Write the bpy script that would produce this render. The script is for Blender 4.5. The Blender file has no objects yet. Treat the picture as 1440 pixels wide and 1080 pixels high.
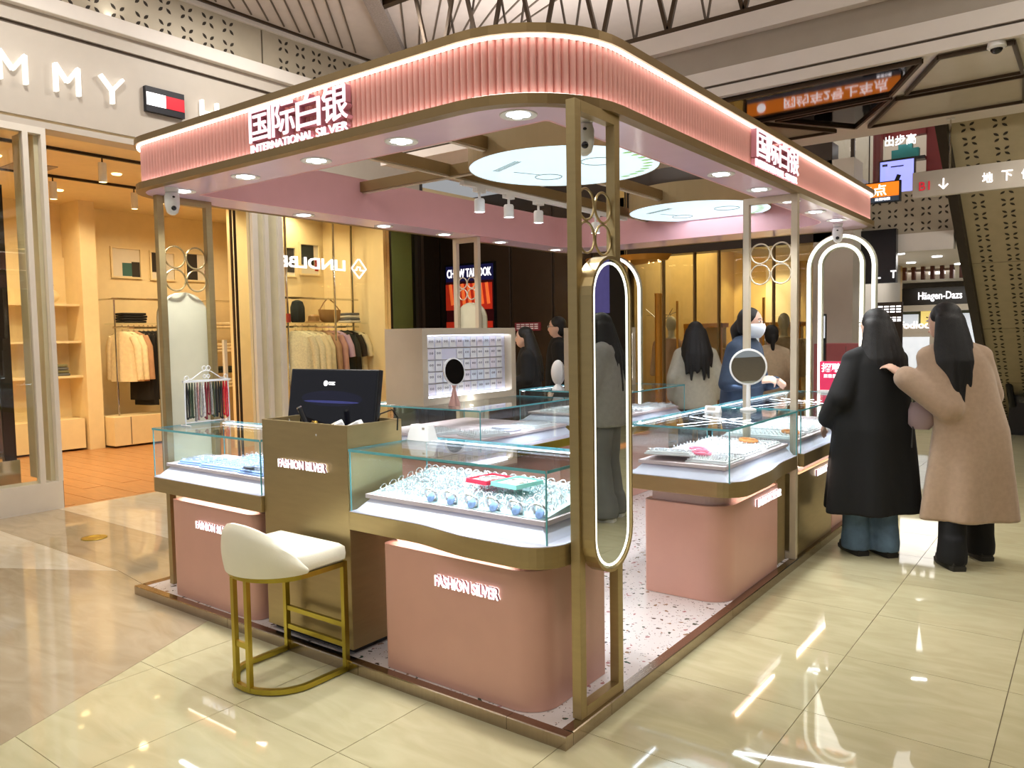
import bpy, math, random
from mathutils import Vector, Matrix
random.seed(7)
S = bpy.context.scene
COL = S.collection
PI = math.pi

# ---------------------------------------------------------------- camera
YAW, PIT, ROL = -0.6459, -0.0624, -0.0164
_f = Vector((math.sin(YAW)*math.cos(PIT), math.cos(YAW)*math.cos(PIT), math.sin(PIT)))
_r = Vector((math.cos(YAW), -math.sin(YAW), 0))
_u = _r.cross(_f)
_R = _r*math.cos(ROL) + _u*math.sin(ROL)
_U = -_r*math.sin(ROL) + _u*math.cos(ROL)
cam = bpy.data.cameras.new('camera')
cam.sensor_width = 36.0
cam.lens = 36.0*1099.1/1440.0
cam.clip_start = 0.05
camo = bpy.data.objects.new('camera', cam)
COL.objects.link(camo)
camo.matrix_world = Matrix(((_R.x, _U.x, -_f.x, 1.5036), (_R.y, _U.y, -_f.y, -2.2814), (_R.z, _U.z, -_f.z, 1.5), (0, 0, 0, 1)))
S.camera = camo

# ---------------------------------------------------------------- world, exposure
W = bpy.data.worlds.new('mall_ambient')
S.world = W
W.use_nodes = True
W.node_tree.nodes['Background'].inputs[0].default_value = (0.97, 0.98, 1.0, 1)
W.node_tree.nodes['Background'].inputs[1].default_value = 0.36
S.view_settings.view_transform = 'Standard'
S.view_settings.look = 'None'
S.view_settings.gamma = 1
S.view_settings.use_curve_mapping = False
S.view_settings.exposure = 0.0
S.cycles.transparent_max_bounces = 40
S.cycles.max_bounces = 10
S.cycles.caustics_reflective = False
S.cycles.caustics_refractive = False
S.cycles.sample_clamp_indirect = 6.0

# ---------------------------------------------------------------- main lights (the mall's ceiling lamps; their fixtures are built below) and added fill lights
def light(name, kind, loc, energy, color=(1, 1, 1), size=0.1, aim=None, spot=1.2, blend=0.6, size_y=None):
    d = bpy.data.lights.new(name, kind)
    d.energy = energy
    d.color = color
    if kind == 'AREA':
        d.shape = 'RECTANGLE' if size_y else 'DISK'
        d.size = size
        if size_y:
            d.size_y = size_y
    else:
        d.shadow_soft_size = size
    if kind == 'SPOT':
        d.spot_size = spot
        d.spot_blend = blend
    o = bpy.data.objects.new(name, d)
    COL.objects.link(o)
    o.location = loc
    if aim is not None:
        o.rotation_euler = (Vector(aim)-Vector(loc)).to_track_quat('-Z', 'Y').to_euler()
    return o

SLAB_FILLS = [(1.7, 4.75), (2.9, 4.2), (3.6, 5.2)]  # added lamps, lifting the light on the escalator underside by floor bounce
WARM = (1.0, 0.82, 0.60)
NEUT = (1.0, 0.965, 0.925)
COOL = (0.86, 0.92, 1.0)
MALL_LAMPS = [(-4.6, -2.2), (-1.9, -2.6), (0.9, -2.9), (3.4, -2.2), (-4.6, 0.4), (3.4, 0.5), (2.4, 2.6), (-4.7, 2.8), (4.2, 2.9), (0.6, -4.8), (-2.6, -4.8), (3.4, -4.8), (1.8, 7.4), (-2.4, 6.6), (3.6, 7.0)]  # the last three are added to brighten the escalator side
for i, (lx, ly) in enumerate(MALL_LAMPS):
    light('mall_lamp_light', 'AREA', (lx, ly, 4.955), 46 if lx < -4 else 25, NEUT, 0.5, (lx, ly, 0))
for lx, ly in SLAB_FILLS:
    light('slab_fill_light', 'AREA', (lx, ly, 3.27), 32, NEUT, 0.3, (lx, ly+1.5, 0))
SHOP_LIGHT = (1.0, 0.78, 0.46)
SHOP_LAMPS = [(x, y) for x in (-6.7, -7.7, -9.2) for y in (-0.4, 1.1, 2.35, 3.7, 4.85)]
for lx, ly in SHOP_LAMPS:
    light('shop_lamp_light', 'SPOT', (lx, ly, 3.43), 84, SHOP_LIGHT, 0.05, (lx-0.35, ly, 0), 2.5, 0.7)
light('gold_shop_light', 'AREA', (-2.4, 8.8, 2.95), 62, (1.0, 0.83, 0.52), 2.2, (-2.4, 8.8, 0), size_y=2.4)
for lx in (-3.2, -2.72, -2.0, -1.5):  # added spots without fixtures, brightening the gold shop's back wall
    light('gold_wall_fill', 'SPOT', (lx, 10.0, 2.96), 70, (1.0, 0.84, 0.5), 0.04, (lx, 10.8, 1.4), 1.0, 0.5)
light('corridor_light', 'AREA', (-0.9, 13.2, 2.38), 60, NEUT, 1.8, (-0.9, 13.2, 0), size_y=4.0)
light('corridor_light', 'AREA', (-0.4, 9.0, 2.38), 22, NEUT, 1.0, (-0.4, 9.0, 0), size_y=2.0)
light('upper_shop_light', 'AREA', (-1.0, 9.6, 4.7), 30, NEUT, 2.0, (-1.0, 9.6, 0), size_y=2.0)
# added unseen uplights above the dropped slab and shop cornice, brightening the atrium ceiling
light('ceiling_fill_light', 'AREA', (-1.5, 4.4, 3.98), 60, NEUT, 5.5, (-1.5, 4.4, 9), size_y=0.4)
light('ceiling_fill_light', 'AREA', (3.2, 4.4, 3.98), 40, NEUT, 4.5, (3.2, 4.4, 9), size_y=0.4)
light('ceiling_fill_light', 'AREA', (-5.97, 1.5, 4.54), 16, NEUT, 0.06, (-5.5, 1.5, 9), size_y=5.5)

# ---------------------------------------------------------------- colours and materials
def lin(c):
    out = []
    for v in c[:3]:
        v = v/255.0
        out.append(v/12.92 if v <= 0.04045 else ((v+0.055)/1.055)**2.4)
    return (*out, 1.0)

MATS = {}
def mat(name, rgb, rough=0.5, metal=0.0, emit=0.0, ecol=None, var=0.06, scale=8.0, bump=0.0, bscale=60.0, spec=0.5, coat=0.0, stretch=None, sheen=0.0):
    """one procedural material: a noise varies the base colour a little; optional fine relief"""
    if name in MATS:
        return MATS[name]
    m = bpy.data.materials.new(name)
    MATS[name] = m
    m.use_nodes = True
    nt = m.node_tree
    b = nt.nodes['Principled BSDF']
    b.inputs['Roughness'].default_value = rough
    b.inputs['Metallic'].default_value = metal
    b.inputs['Specular IOR Level'].default_value = spec
    if coat:
        b.inputs['Coat Weight'].default_value = coat
        b.inputs['Coat Roughness'].default_value = 0.06
    if sheen:
        b.inputs['Sheen Weight'].default_value = sheen
    c = lin(rgb)
    tc = nt.nodes.new('ShaderNodeTexCoord')
    mp = nt.nodes.new('ShaderNodeMapping')
    if stretch:
        mp.inputs['Scale'].default_value = stretch
    nt.links.new(tc.outputs['Object'], mp.inputs['Vector'])
    if var > 0:
        n = nt.nodes.new('ShaderNodeTexNoise')
        n.inputs['Scale'].default_value = scale
        n.inputs['Detail'].default_value = 4
        nt.links.new(mp.outputs[0], n.inputs['Vector'])
        r = nt.nodes.new('ShaderNodeValToRGB')
        r.color_ramp.elements[0].position = 0.3
        r.color_ramp.elements[1].position = 0.7
        r.color_ramp.elements[0].color = tuple(x*(1-var) for x in c[:3])+(1,)
        r.color_ramp.elements[1].color = tuple(min(1, x*(1+var)) for x in c[:3])+(1,)
        nt.links.new(n.outputs['Fac'], r.inputs['Fac'])
        nt.links.new(r.outputs['Color'], b.inputs['Base Color'])
    else:
        b.inputs['Base Color'].default_value = c
    if bump > 0:
        n2 = nt.nodes.new('ShaderNodeTexNoise')
        n2.inputs['Scale'].default_value = bscale
        n2.inputs['Detail'].default_value = 3
        nt.links.new(mp.outputs[0], n2.inputs['Vector'])
        bp = nt.nodes.new('ShaderNodeBump')
        bp.inputs['Strength'].default_value = bump
        bp.inputs['Distance'].default_value = 0.01
        nt.links.new(n2.outputs['Fac'], bp.inputs['Height'])
        nt.links.new(bp.outputs['Normal'], b.inputs['Normal'])
    if emit > 0:
        b.inputs['Emission Color'].default_value = lin(ecol or rgb)
        b.inputs['Emission Strength'].default_value = emit
    return m

def glass_mat(name, tint=(255, 255, 255), refl=0.08, rough=0.0, rcol=(255, 255, 255)):
    """thin pane: clear with a Fresnel reflection on top"""
    if name in MATS:
        return MATS[name]
    m = bpy.data.materials.new(name)
    MATS[name] = m
    m.use_nodes = True
    nt = m.node_tree
    for n in list(nt.nodes):
        nt.nodes.remove(n)
    o = nt.nodes.new('ShaderNodeOutputMaterial')
    mx = nt.nodes.new('ShaderNodeMixShader')
    t = nt.nodes.new('ShaderNodeBsdfTransparent')
    t.inputs[0].default_value = lin(tint)
    g = nt.nodes.new('ShaderNodeBsdfGlossy')
    g.inputs['Color'].default_value = lin(rcol)
    g.inputs['Roughness'].default_value = rough
    lw = nt.nodes.new('ShaderNodeLayerWeight')
    lw.inputs['Blend'].default_value = 0.5
    pw = nt.nodes.new('ShaderNodeMath')
    pw.operation = 'POWER'
    pw.inputs[1].default_value = 4.0
    nt.links.new(lw.outputs['Facing'], pw.inputs[0])
    ma = nt.nodes.new('ShaderNodeMath')
    ma.operation = 'MULTIPLY_ADD'
    ma.inputs[1].default_value = 0.75
    ma.inputs[2].default_value = refl
    ma.use_clamp = True
    nt.links.new(pw.outputs[0], ma.inputs[0])
    nt.links.new(ma.outputs[0], mx.inputs[0])
    nt.links.new(t.outputs[0], mx.inputs[1])
    nt.links.new(g.outputs[0], mx.inputs[2])
    nt.links.new(mx.outputs[0], o.inputs[0])
    return m

def marble_mat(name, rgb, rgb2, rough=0.035):
    m = mat(name, rgb, rough=rough, var=0.0, spec=0.75)
    nt = m.node_tree
    b = nt.nodes['Principled BSDF']
    tc = nt.nodes.new('ShaderNodeTexCoord')
    oi = nt.nodes.new('ShaderNodeObjectInfo')
    geo = nt.nodes.new('ShaderNodeNewGeometry')
    ad = nt.nodes.new('ShaderNodeVectorMath')
    ad.operation = 'ADD'
    sc = nt.nodes.new('ShaderNodeVectorMath')
    sc.operation = 'SCALE'
    sc.inputs[0].default_value = (3.1, 5.7, 1.3)
    nt.links.new(oi.outputs['Random'], sc.inputs['Scale'])
    nt.links.new(geo.outputs['Position'], ad.inputs[0])
    nt.links.new(sc.outputs[0], ad.inputs[1])
    n = nt.nodes.new('ShaderNodeTexNoise')
    n.inputs['Scale'].default_value = 2.6
    n.inputs['Detail'].default_value = 6
    n.inputs['Distortion'].default_value = 1.4
    mp = nt.nodes.new('ShaderNodeMapping')
    mp.inputs['Scale'].default_value = (1.0, 3.2, 1)
    mp.inputs['Rotation'].default_value = (0, 0, 0.5)
    nt.links.new(ad.outputs[0], mp.inputs['Vector'])
    nt.links.new(mp.outputs[0], n.inputs['Vector'])
    r = nt.nodes.new('ShaderNodeValToRGB')
    r.color_ramp.elements[0].position = 0.34
    r.color_ramp.elements[1].position = 0.66
    r.color_ramp.elements[0].color = lin(rgb2)
    r.color_ramp.elements[1].color = lin(rgb)
    nt.links.new(n.outputs['Fac'], r.inputs['Fac'])
    nt.links.new(r.outputs['Color'], b.inputs['Base Color'])
    return m

def terrazzo_mat(name):
    m = mat(name, (214, 206, 204), rough=0.16, var=0.0)
    nt = m.node_tree
    b = nt.nodes['Principled BSDF']
    tc = nt.nodes.new('ShaderNodeTexCoord')
    prev = None
    for sc, thr, cols in ((24.0, 0.13, ((70, 60, 58), (150, 120, 95), (60, 80, 66), (170, 120, 120))), (52.0, 0.12, ((88, 78, 76), (150, 110, 90), (120, 115, 112), (70, 74, 66)))):
        nz = nt.nodes.new('ShaderNodeTexNoise')
        nz.inputs['Scale'].default_value = sc*0.8
        mx0 = nt.nodes.new('ShaderNodeMixRGB')
        mx0.inputs[0].default_value = 0.06
        nt.links.new(tc.outputs['Object'], mx0.inputs[1])
        nt.links.new(tc.outputs['Object'], nz.inputs['Vector'])
        nt.links.new(nz.outputs['Color'], mx0.inputs[2])
        v = nt.nodes.new('ShaderNodeTexVoronoi')
        v.inputs['Scale'].default_value = sc
        v.inputs['Randomness'].default_value = 1.0
        nt.links.new(mx0.outputs[0], v.inputs['Vector'])
        lt = nt.nodes.new('ShaderNodeMath')
        lt.operation = 'LESS_THAN'
        lt.inputs[1].default_value = thr*2.0
        nt.links.new(v.outputs['Distance'], lt.inputs[0])
        sp = nt.nodes.new('ShaderNodeSeparateColor')
        nt.links.new(v.outputs['Color'], sp.inputs[0])
        g2 = nt.nodes.new('ShaderNodeMath')
        g2.operation = 'GREATER_THAN'
        g2.inputs[1].default_value = 0.45
        nt.links.new(sp.outputs[1], g2.inputs[0])
        mu = nt.nodes.new('ShaderNodeMath')
        mu.operation = 'MULTIPLY'
        nt.links.new(lt.outputs[0], mu.inputs[0])
        nt.links.new(g2.outputs[0], mu.inputs[1])
        cr = nt.nodes.new('ShaderNodeValToRGB')
        cr.color_ramp.interpolation = 'CONSTANT'
        els = cr.color_ramp.elements
        els[0].color = lin(cols[0])
        els[1].position = 0.25
        els[1].color = lin(cols[1])
        for k in (2, 3):
            e = els.new(0.25*k)
            e.color = lin(cols[k])
        nt.links.new(sp.outputs[0], cr.inputs['Fac'])
        mx = nt.nodes.new('ShaderNodeMixRGB')
        nt.links.new(mu.outputs[0], mx.inputs[0])
        if prev is None:
            mx.inputs[1].default_value = lin((216, 208, 206))
        else:
            nt.links.new(prev, mx.inputs[1])
        nt.links.new(cr.outputs[0], mx.inputs[2])
        prev = mx.outputs[0]
    nt.links.new(prev, b.inputs['Base Color'])
    return m

mat('tile_grout', (120, 104, 78), 0.7)
marble_mat('cream_tile', (200, 192, 154), (189, 180, 142))
marble_mat('brown_marble', (182, 166, 138), (168, 151, 122))
marble_mat('pale_marble', (216, 206, 186), (204, 192, 168))
terrazzo_mat('terrazzo')
mat('pink_lacquer', (207, 159, 143), 0.33, var=0.02)
mat('pink_flute', (233, 172, 162), 0.5, var=0.03)
mat('pink_soffit', (242, 212, 236), 0.14, var=0.02)
mat('pink_inner', (226, 172, 178), 0.42, var=0.02)
mat('champagne', (172, 152, 108), 0.36, 0.75, var=0.04, stretch=(1, 1, 6))
mat('champagne_light', (206, 192, 168), 0.4, 0.35, var=0.03)
mat('bronze_trim', (142, 118, 78), 0.38, 0.6, var=0.04)
mat('brass', (182, 164, 66), 0.28, 0.95, var=0.04)
mat('steel_edge', (176, 160, 140), 0.2, 1.0, var=0.05, stretch=(14, 14, 1))
mat('leather', (232, 228, 206), 0.45, var=0.03, bump=0.06, bscale=160)
mat('white_plastic', (236, 236, 234), 0.35, var=0.02)
mat('black_plastic', (22, 22, 24), 0.25, var=0.05)
mat('dark_metal', (52, 42, 34), 0.4, 0.6)
mat('white_deck', (226, 226, 244), 0.5, var=0.02)
mat('tray_rose', (226, 206, 208), 0.5, var=0.03)
mat('card_lilac', (236, 230, 240), 0.5, var=0.03)
mat('board_cyan', (196, 230, 234), 0.5, var=0.04)
mat('base_glow', (246, 216, 206), 0.5, var=0.02)
mat('card_blue', (226, 234, 246), 0.5, var=0.03)
mat('tray_blue', (146, 178, 232), 0.55, var=0.05)
mat('tray_white', (240, 240, 242), 0.5, var=0.03)
mat('velvet_grey', (120, 112, 128), 0.8, var=0.1)
mat('silver', (238, 242, 246), 0.26, 0.85, var=0.05)
mat('blue_gem', (150, 182, 236), 0.12, var=0.2, scale=60)
mat('red_box', (206, 30, 66), 0.4, var=0.04)
mat('teal_box', (138, 206, 188), 0.4, var=0.05)
mat('mirror_face', (215, 222, 222), 0.01, 1.0, var=0.0)
mat('mirror_dark', (120, 124, 128), 0.03, 1.0, var=0.0)
mat('beige_panel', (214, 208, 178), 0.5, var=0.03)
mat('rose_gold', (222, 178, 168), 0.3, 0.5, var=0.03)
glass_mat('clear_glass', (252, 255, 255), 0.022)
glass_mat('green_glass', (150, 166, 152), 0.08)
glass_mat('shop_glass', (250, 252, 248), 0.03)
mat('glass_edge', (104, 184, 194), 0.08, var=0.1, spec=0.8)
mat('glass_edge_dark', (40, 84, 88), 0.06, var=0.1, spec=0.9)
mat('led_cool', (240, 246, 255), 0.5, emit=10.0, ecol=(232, 240, 255), var=0)
mat('led_pink', (255, 236, 226), 0.5, emit=5.0, ecol=(255, 242, 234), var=0)
mat('led_warm', (255, 240, 232), 0.5, emit=14.0, ecol=(255, 236, 226), var=0)
mat('drum_tan', (158, 138, 100), 0.45, 0.3, var=0.03)
mat('led_neon', (255, 255, 244), 0.5, emit=1.9, ecol=(255, 252, 236), var=0)
mat('led_lens', (250, 252, 255), 0.3, emit=5.0, ecol=(244, 250, 255), var=0)
mat('lens_warm', (255, 240, 210), 0.3, emit=6.0, ecol=(255, 220, 150), var=0)
mat('letter_white', (246, 244, 240), 0.4, emit=0.75, ecol=(255, 250, 244), var=0)
mat('sign_white', (255, 255, 255), 0.4, emit=1.6, ecol=(255, 250, 252), var=0)
mat('sign_pinkwhite', (255, 244, 248), 0.4, emit=1.0, ecol=(255, 232, 240), var=0)
mat('sign_side', (196, 134, 148), 0.5)
mat('facade_taupe', (196, 188, 176), 0.5, var=0.02)
mat('white_paint', (228, 222, 214), 0.5, var=0.02)
mat('grey_paint', (170, 160, 146), 0.55, var=0.03)
mat('perforated', (178, 168, 148), 0.5, 0.2, var=0.03)
mat('perforation', (46, 38, 28), 0.8)
mat('groove_dark', (96, 84, 72), 0.6)
mat('frame_white', (226, 220, 208), 0.4, var=0.02)
mat('shop_cream', (238, 220, 178), 0.6, var=0.03)
mat('wood_orange', (178, 128, 82), 0.3, var=0.14, scale=4, stretch=(1, 8, 1))
mat('chrome', (210, 206, 196), 0.12, 1.0, var=0.03)
mat('dark_brown', (52, 40, 30), 0.28, var=0.06)
mat('dark_brown_panel', (60, 46, 34), 0.22, var=0.06)
mat('gold_wood', (200, 140, 48), 0.35, 0.4, var=0.08)
mat('gold_wall', (218, 186, 116), 0.55, var=0.05)
mat('ceiling_pale', (206, 196, 190), 0.6, var=0.03)
mat('ceiling_white', (226, 218, 210), 0.55, var=0.02)
mat('truss_bronze', (70, 54, 36), 0.4, 0.5)
mat('concrete', (150, 140, 134), 0.8, var=0.22, scale=60)
mat('coffer_panel', (196, 186, 168), 0.25, 0.15, var=0.02)
mat('coffer_mirror', (70, 66, 70), 0.05, 0.9, var=0.05)
mat('escalator_panel', (176, 162, 132), 0.45, 0.1, var=0.06)
mat('wine_red', (110, 30, 30), 0.5)
mat('sign_grey', (186, 176, 160), 0.4, 0.2, var=0.03)
mat('orange_sign', (240, 132, 30), 0.4, emit=0.9, ecol=(244, 130, 30), var=0.03)
mat('slate_sign', (70, 86, 104), 0.4, emit=0.25, ecol=(70, 86, 104), var=0.03)
# ---------------------------------------------------------------- mesh helpers
class MB:
    def __init__(self):
        self.v = []
        self.f = []
    def add(self, vs, fs):
        n = len(self.v)
        self.v += [tuple(p) for p in vs]
        self.f += [tuple(i+n for i in q) for q in fs]
        return self
    def box(self, x0, x1, y0, y1, z0, z1):
        return self.add([(x0, y0, z0), (x1, y0, z0), (x1, y1, z0), (x0, y1, z0), (x0, y0, z1), (x1, y0, z1), (x1, y1, z1), (x0, y1, z1)],
                        [(0, 3, 2, 1), (4, 5, 6, 7), (0, 1, 5, 4), (1, 2, 6, 5), (2, 3, 7, 6), (3, 0, 4, 7)])
    def prism(self, poly, z0, z1):
        n = len(poly)
        return self.add([(x, y, z0) for x, y in poly]+[(x, y, z1) for x, y in poly],
                        [tuple(reversed(range(n))), tuple(range(n, 2*n))]+[(i, (i+1) % n, n+(i+1) % n, n+i) for i in range(n)])
    def ring(self, outer, inner, z0, z1):
        n = len(outer)
        vs = [(x, y, z0) for x, y in outer]+[(x, y, z0) for x, y in inner]+[(x, y, z1) for x, y in outer]+[(x, y, z1) for x, y in inner]
        fs = []
        for i in range(n):
            j = (i+1) % n
            fs += [(i, n+i, n+j, j), (2*n+i, 2*n+j, 3*n+j, 3*n+i), (i, j, 2*n+j, 2*n+i), (n+j, n+i, 3*n+i, 3*n+j)]
        return self.add(vs, fs)
    def loft(self, rings, caps=True, closed=True):
        n = len(rings[0])
        vs = [p for r in rings for p in r]
        fs = []
        for k in range(len(rings)-1):
            for i in range(n if closed else n-1):
                j = (i+1) % n
                fs.append((k*n+i, k*n+j, (k+1)*n+j, (k+1)*n+i))
        if caps:
            fs += [tuple(reversed(range(n))), tuple((len(rings)-1)*n+i for i in range(n))]
        return self.add(vs, fs)
    def tube(self, pts, r, n=8, closed=False, caps=True):
        P = [Vector(p) for p in pts]
        m = len(P)
        R = r if isinstance(r, (list, tuple)) else [r]*m
        T = []
        for i in range(m):
            a = P[(i-1) % m] if closed or i > 0 else P[i]
            b = P[(i+1) % m] if closed or i < m-1 else P[i]
            T.append((b-a).normalized())
        u = T[0].orthogonal().normalized()
        rings = []
        for i in range(m):
            u = (u-T[i]*u.dot(T[i]))
            u = u.normalized() if u.length > 1e-6 else T[i].orthogonal().normalized()
            w = T[i].cross(u)
            rings.append([tuple(P[i]+(u*math.cos(2*PI*k/n)+w*math.sin(2*PI*k/n))*R[i]) for k in range(n)])
        if closed:
            rings.append(rings[0])
        return self.loft(rings, caps and not closed)
    def bar(self, p, q, w, h, up=(0, 0, 1)):
        p, q = Vector(p), Vector(q)
        t = (q-p).normalized()
        s = t.cross(Vector(up))
        s = s.normalized() if s.length > 1e-4 else t.cross(Vector((0, 1, 0))).normalized()
        v = s.cross(t).normalized()
        s, v = s*w/2, v*h/2
        return self.loft([[tuple(a+s*i+v*j) for i, j in ((-1, -1), (1, -1), (1, 1), (-1, 1))] for a in (p, q)])
    def lathe(self, prof, c=(0, 0, 0), n=20, sx=1.0, sy=1.0):
        rings = [[(c[0]+r*sx*math.cos(2*PI*k/n), c[1]+r*sy*math.sin(2*PI*k/n), c[2]+z) for k in range(n)] for r, z in prof]
        if prof[0][0] > 0.001 and prof[-1][0] > 0.001:
            return self.loft(rings+[rings[0]], caps=False)
        return self.loft(rings)
    def ellip(self, c, r, nu=14, nv=10):
        prof = []
        for j in range(nv+1):
            a = -PI/2+PI*j/nv
            prof.append((max(1e-4, math.cos(a)), math.sin(a)))
        return self.loft([[(c[0]+r[0]*q*math.cos(2*PI*k/nu), c[1]+r[1]*q*math.sin(2*PI*k/nu), c[2]+r[2]*s) for k in range(nu)] for q, s in prof])
    def torus(self, c, R, r, ax=(0, 0, 1), n=24, m=8):
        ax = Vector(ax).normalized()
        u = ax.orthogonal().normalized()
        w = ax.cross(u)
        return self.tube([Vector(c)+(u*math.cos(2*PI*k/n)+w*math.sin(2*PI*k/n))*R for k in range(n)], r, m, closed=True)
    def quad(self, a, b, c, d):
        return self.add([a, b, c, d], [(0, 1, 2, 3)])
    def plate(self, pts, th, n):
        """a flat polygon in space given thickness th along -n"""
        n = Vector(n).normalized()*th
        k = len(pts)
        return self.add([tuple(p) for p in pts]+[tuple(Vector(p)-n) for p in pts],
                        [tuple(range(k)), tuple(reversed(range(k, 2*k)))]+[(i, k+i, k+(i+1) % k, (i+1) % k) for i in range(k)])
    def xf(self, M, start=0):
        self.v = self.v[:start]+[tuple(M @ Vector(p)) for p in self.v[start:]]
        return self

def rrect(x0, x1, y0, y1, r=0.0, n=8):
    if not isinstance(r, (list, tuple)):
        r = [r]*4
    out = []
    for (cx, cy, sx, sy, a0), q in zip(((x0, y0, 1, 1, PI), (x1, y0, -1, 1, 1.5*PI), (x1, y1, -1, -1, 0), (x0, y1, 1, -1, 0.5*PI)), r):
        q = max(q, 0.0005)
        for k in range(n+1):
            a = a0+0.5*PI*k/n
            out.append((cx+sx*q+q*math.cos(a), cy+sy*q+q*math.sin(a)))
    return out

def wloc(o):
    v = Vector((0, 0, 0))
    while o is not None:
        v += o.location
        o = o.parent
    return v

def mesh_from(mb, m, smooth=False, name='mesh'):
    me = bpy.data.meshes.new(name)
    me.from_pydata(mb.v, [], mb.f)
    me.update()
    if m is not None:
        me.materials.append(MATS[m] if isinstance(m, str) else m)
    if smooth:
        me.polygons.foreach_set('use_smooth', [True]*len(me.polygons))
        try:
            me.set_sharp_from_angle(angle=0.7)
        except Exception:
            pass
    return me

def obj(name, mb, m, parent=None, smooth=False, bevel=0.0, local=False, kind=None):
    """link one mesh object; mb is in world coordinates unless local"""
    if parent is not None and not local:
        w = wloc(parent)
        mb.v = [(p[0]-w.x, p[1]-w.y, p[2]-w.z) for p in mb.v]
    o = bpy.data.objects.new(name, mesh_from(mb, m, smooth, name))
    COL.objects.link(o)
    if parent is not None:
        o.parent = parent
    if bevel > 0:
        bv = o.modifiers.new('edge', 'BEVEL')
        bv.width = bevel
        bv.segments = 2
        bv.limit_method = 'ANGLE'
        bv.angle_limit = 0.7
        bv.harden_normals = False
    if kind:
        o['kind'] = kind
    return o

def tag(o, label, cat, group=None, kind=None):
    o['label'] = label
    if cat:
        o['category'] = cat
    if group:
        o['group'] = group
    if kind:
        o['kind'] = kind
    return o

def thing(name, label, cat, loc=(0, 0, 0), group=None, rz=0.0):
    o = bpy.data.objects.new(name, None)
    o.empty_display_size = 0.1
    COL.objects.link(o)
    o.location = loc
    o.rotation_euler = (0, 0, rz)
    return tag(o, label, cat, group)

def struct(name, mb, m, bevel=0.0, smooth=False, label=None):
    """a piece of the setting: its origin is the middle of its underside"""
    o = obj(name, mb, m, bevel=bevel, smooth=smooth, kind='structure')
    if label:
        o['label'] = label
    return o

def dup(o, loc, label=None, group=None, rz=None, parent=None):
    c = o.copy()
    COL.objects.link(c)
    if loc is not None:
        c.location = loc
    if rz is not None:
        c.rotation_euler = (c.rotation_euler[0], c.rotation_euler[1], rz)
    if label:
        c['label'] = label
    if group:
        c['group'] = group
    for ch in o.children:
        d = ch.copy()
        COL.objects.link(d)
        d.parent = c
        for g in ch.children:
            e = g.copy()
            COL.objects.link(e)
            e.parent = d
    return c

def child(name, me, parent, loc=(0, 0, 0), rot=None):
    """a part that shares mesh data with its alike pieces; loc in the parent's frame"""
    o = bpy.data.objects.new(name, me)
    COL.objects.link(o)
    o.parent = parent
    o.location = loc
    if rot:
        o.rotation_euler = rot
    return o

TXT = {}
def text_mb(s, W, H, org, right, up, depth=0.01, bold=0.0, shear=0.0):
    """lettering as solid geometry: org = lower corner of the box W x H, depth towards right x up"""
    key = (s, bold, shear)
    if key not in TXT:
        c = bpy.data.curves.new('txt', 'FONT')
        c.body = s
        c.size = 1.0
        c.offset = bold
        c.shear = shear
        c.resolution_u = 3
        c.extrude = 0.5
        o = bpy.data.objects.new('txt', c)
        COL.objects.link(o)
        dg = bpy.context.evaluated_depsgraph_get()
        me = bpy.data.meshes.new_from_object(o.evaluated_get(dg))
        TXT[key] = ([tuple(v.co) for v in me.vertices], [tuple(p.vertices) for p in me.polygons])
        bpy.data.objects.remove(o)
        bpy.data.curves.remove(c)
        bpy.data.meshes.remove(me)
    vs, fs = TXT[key]
    x0, x1 = min(v[0] for v in vs), max(v[0] for v in vs)
    y0, y1 = min(v[1] for v in vs), max(v[1] for v in vs)
    right, up, org = Vector(right).normalized(), Vector(up).normalized(), Vector(org)
    nrm = right.cross(up)
    out = [tuple(org+right*((v[0]-x0)/(x1-x0)*W)+up*((v[1]-y0)/(y1-y0)*H)+nrm*((v[2]+0.5)*depth)) for v in vs]
    return MB().add(out, fs)

def print_row(n, W, H, org, right, up, depth=0.004):
    """a row of small print too far off to read: short upright marks"""
    mb = MB()
    r, u, o = Vector(right).normalized(), Vector(up).normalized(), Vector(org)
    nn = r.cross(u)
    for k in range(n):
        a = o+r*(W*(k+0.12)/n)+nn*depth
        b = o+r*(W*(k+0.88)/n)+nn*depth
        for z0, z1 in ((0.0, 0.22), (0.4, 0.6), (0.8, 1.0)):
            mb.plate([tuple(a+u*H*z0), tuple(b+u*H*z0), tuple(b+u*H*z1), tuple(a+u*H*z1)], depth, nn)
    return mb

def capsule(mb, p, q, r1, r2, n=12):
    """tapered limb with round ends"""
    p, q = Vector(p), Vector(q)
    t = (q-p).normalized()
    pts, rs = [], []
    for a in (-80, -55, -30, 0):
        pts.append(p+t*(r1*math.sin(math.radians(a))))
        rs.append(r1*math.cos(math.radians(a)))
    for a in (0, 30, 55, 80):
        pts.append(q+t*(r2*math.sin(math.radians(a))))
        rs.append(r2*math.cos(math.radians(a)))
    if (q-p).length < 1e-5:
        pts.pop(4)
        rs.pop(4)
    return mb.tube(pts, rs, n)

def fused(name, mb, m, parent, voxel=0.014, smooth_it=4, local=True):
    """one continuous skin grown over overlapping limbs"""
    o = obj(name, mb, m, parent, local=local)
    rm = o.modifiers.new('skin', 'REMESH')
    rm.mode = 'VOXEL'
    rm.voxel_size = voxel
    sm = o.modifiers.new('soft', 'SMOOTH')
    sm.iterations = smooth_it
    sm.factor = 0.5
    dg = bpy.context.evaluated_depsgraph_get()
    me = bpy.data.meshes.new_from_object(o.evaluated_get(dg))
    o.modifiers.clear()
    old = o.data
    o.data = me
    bpy.data.meshes.remove(old)
    me.polygons.foreach_set('use_smooth', [True]*len(me.polygons))
    if not me.materials:
        me.materials.append(MATS[m])
    return o

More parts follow.
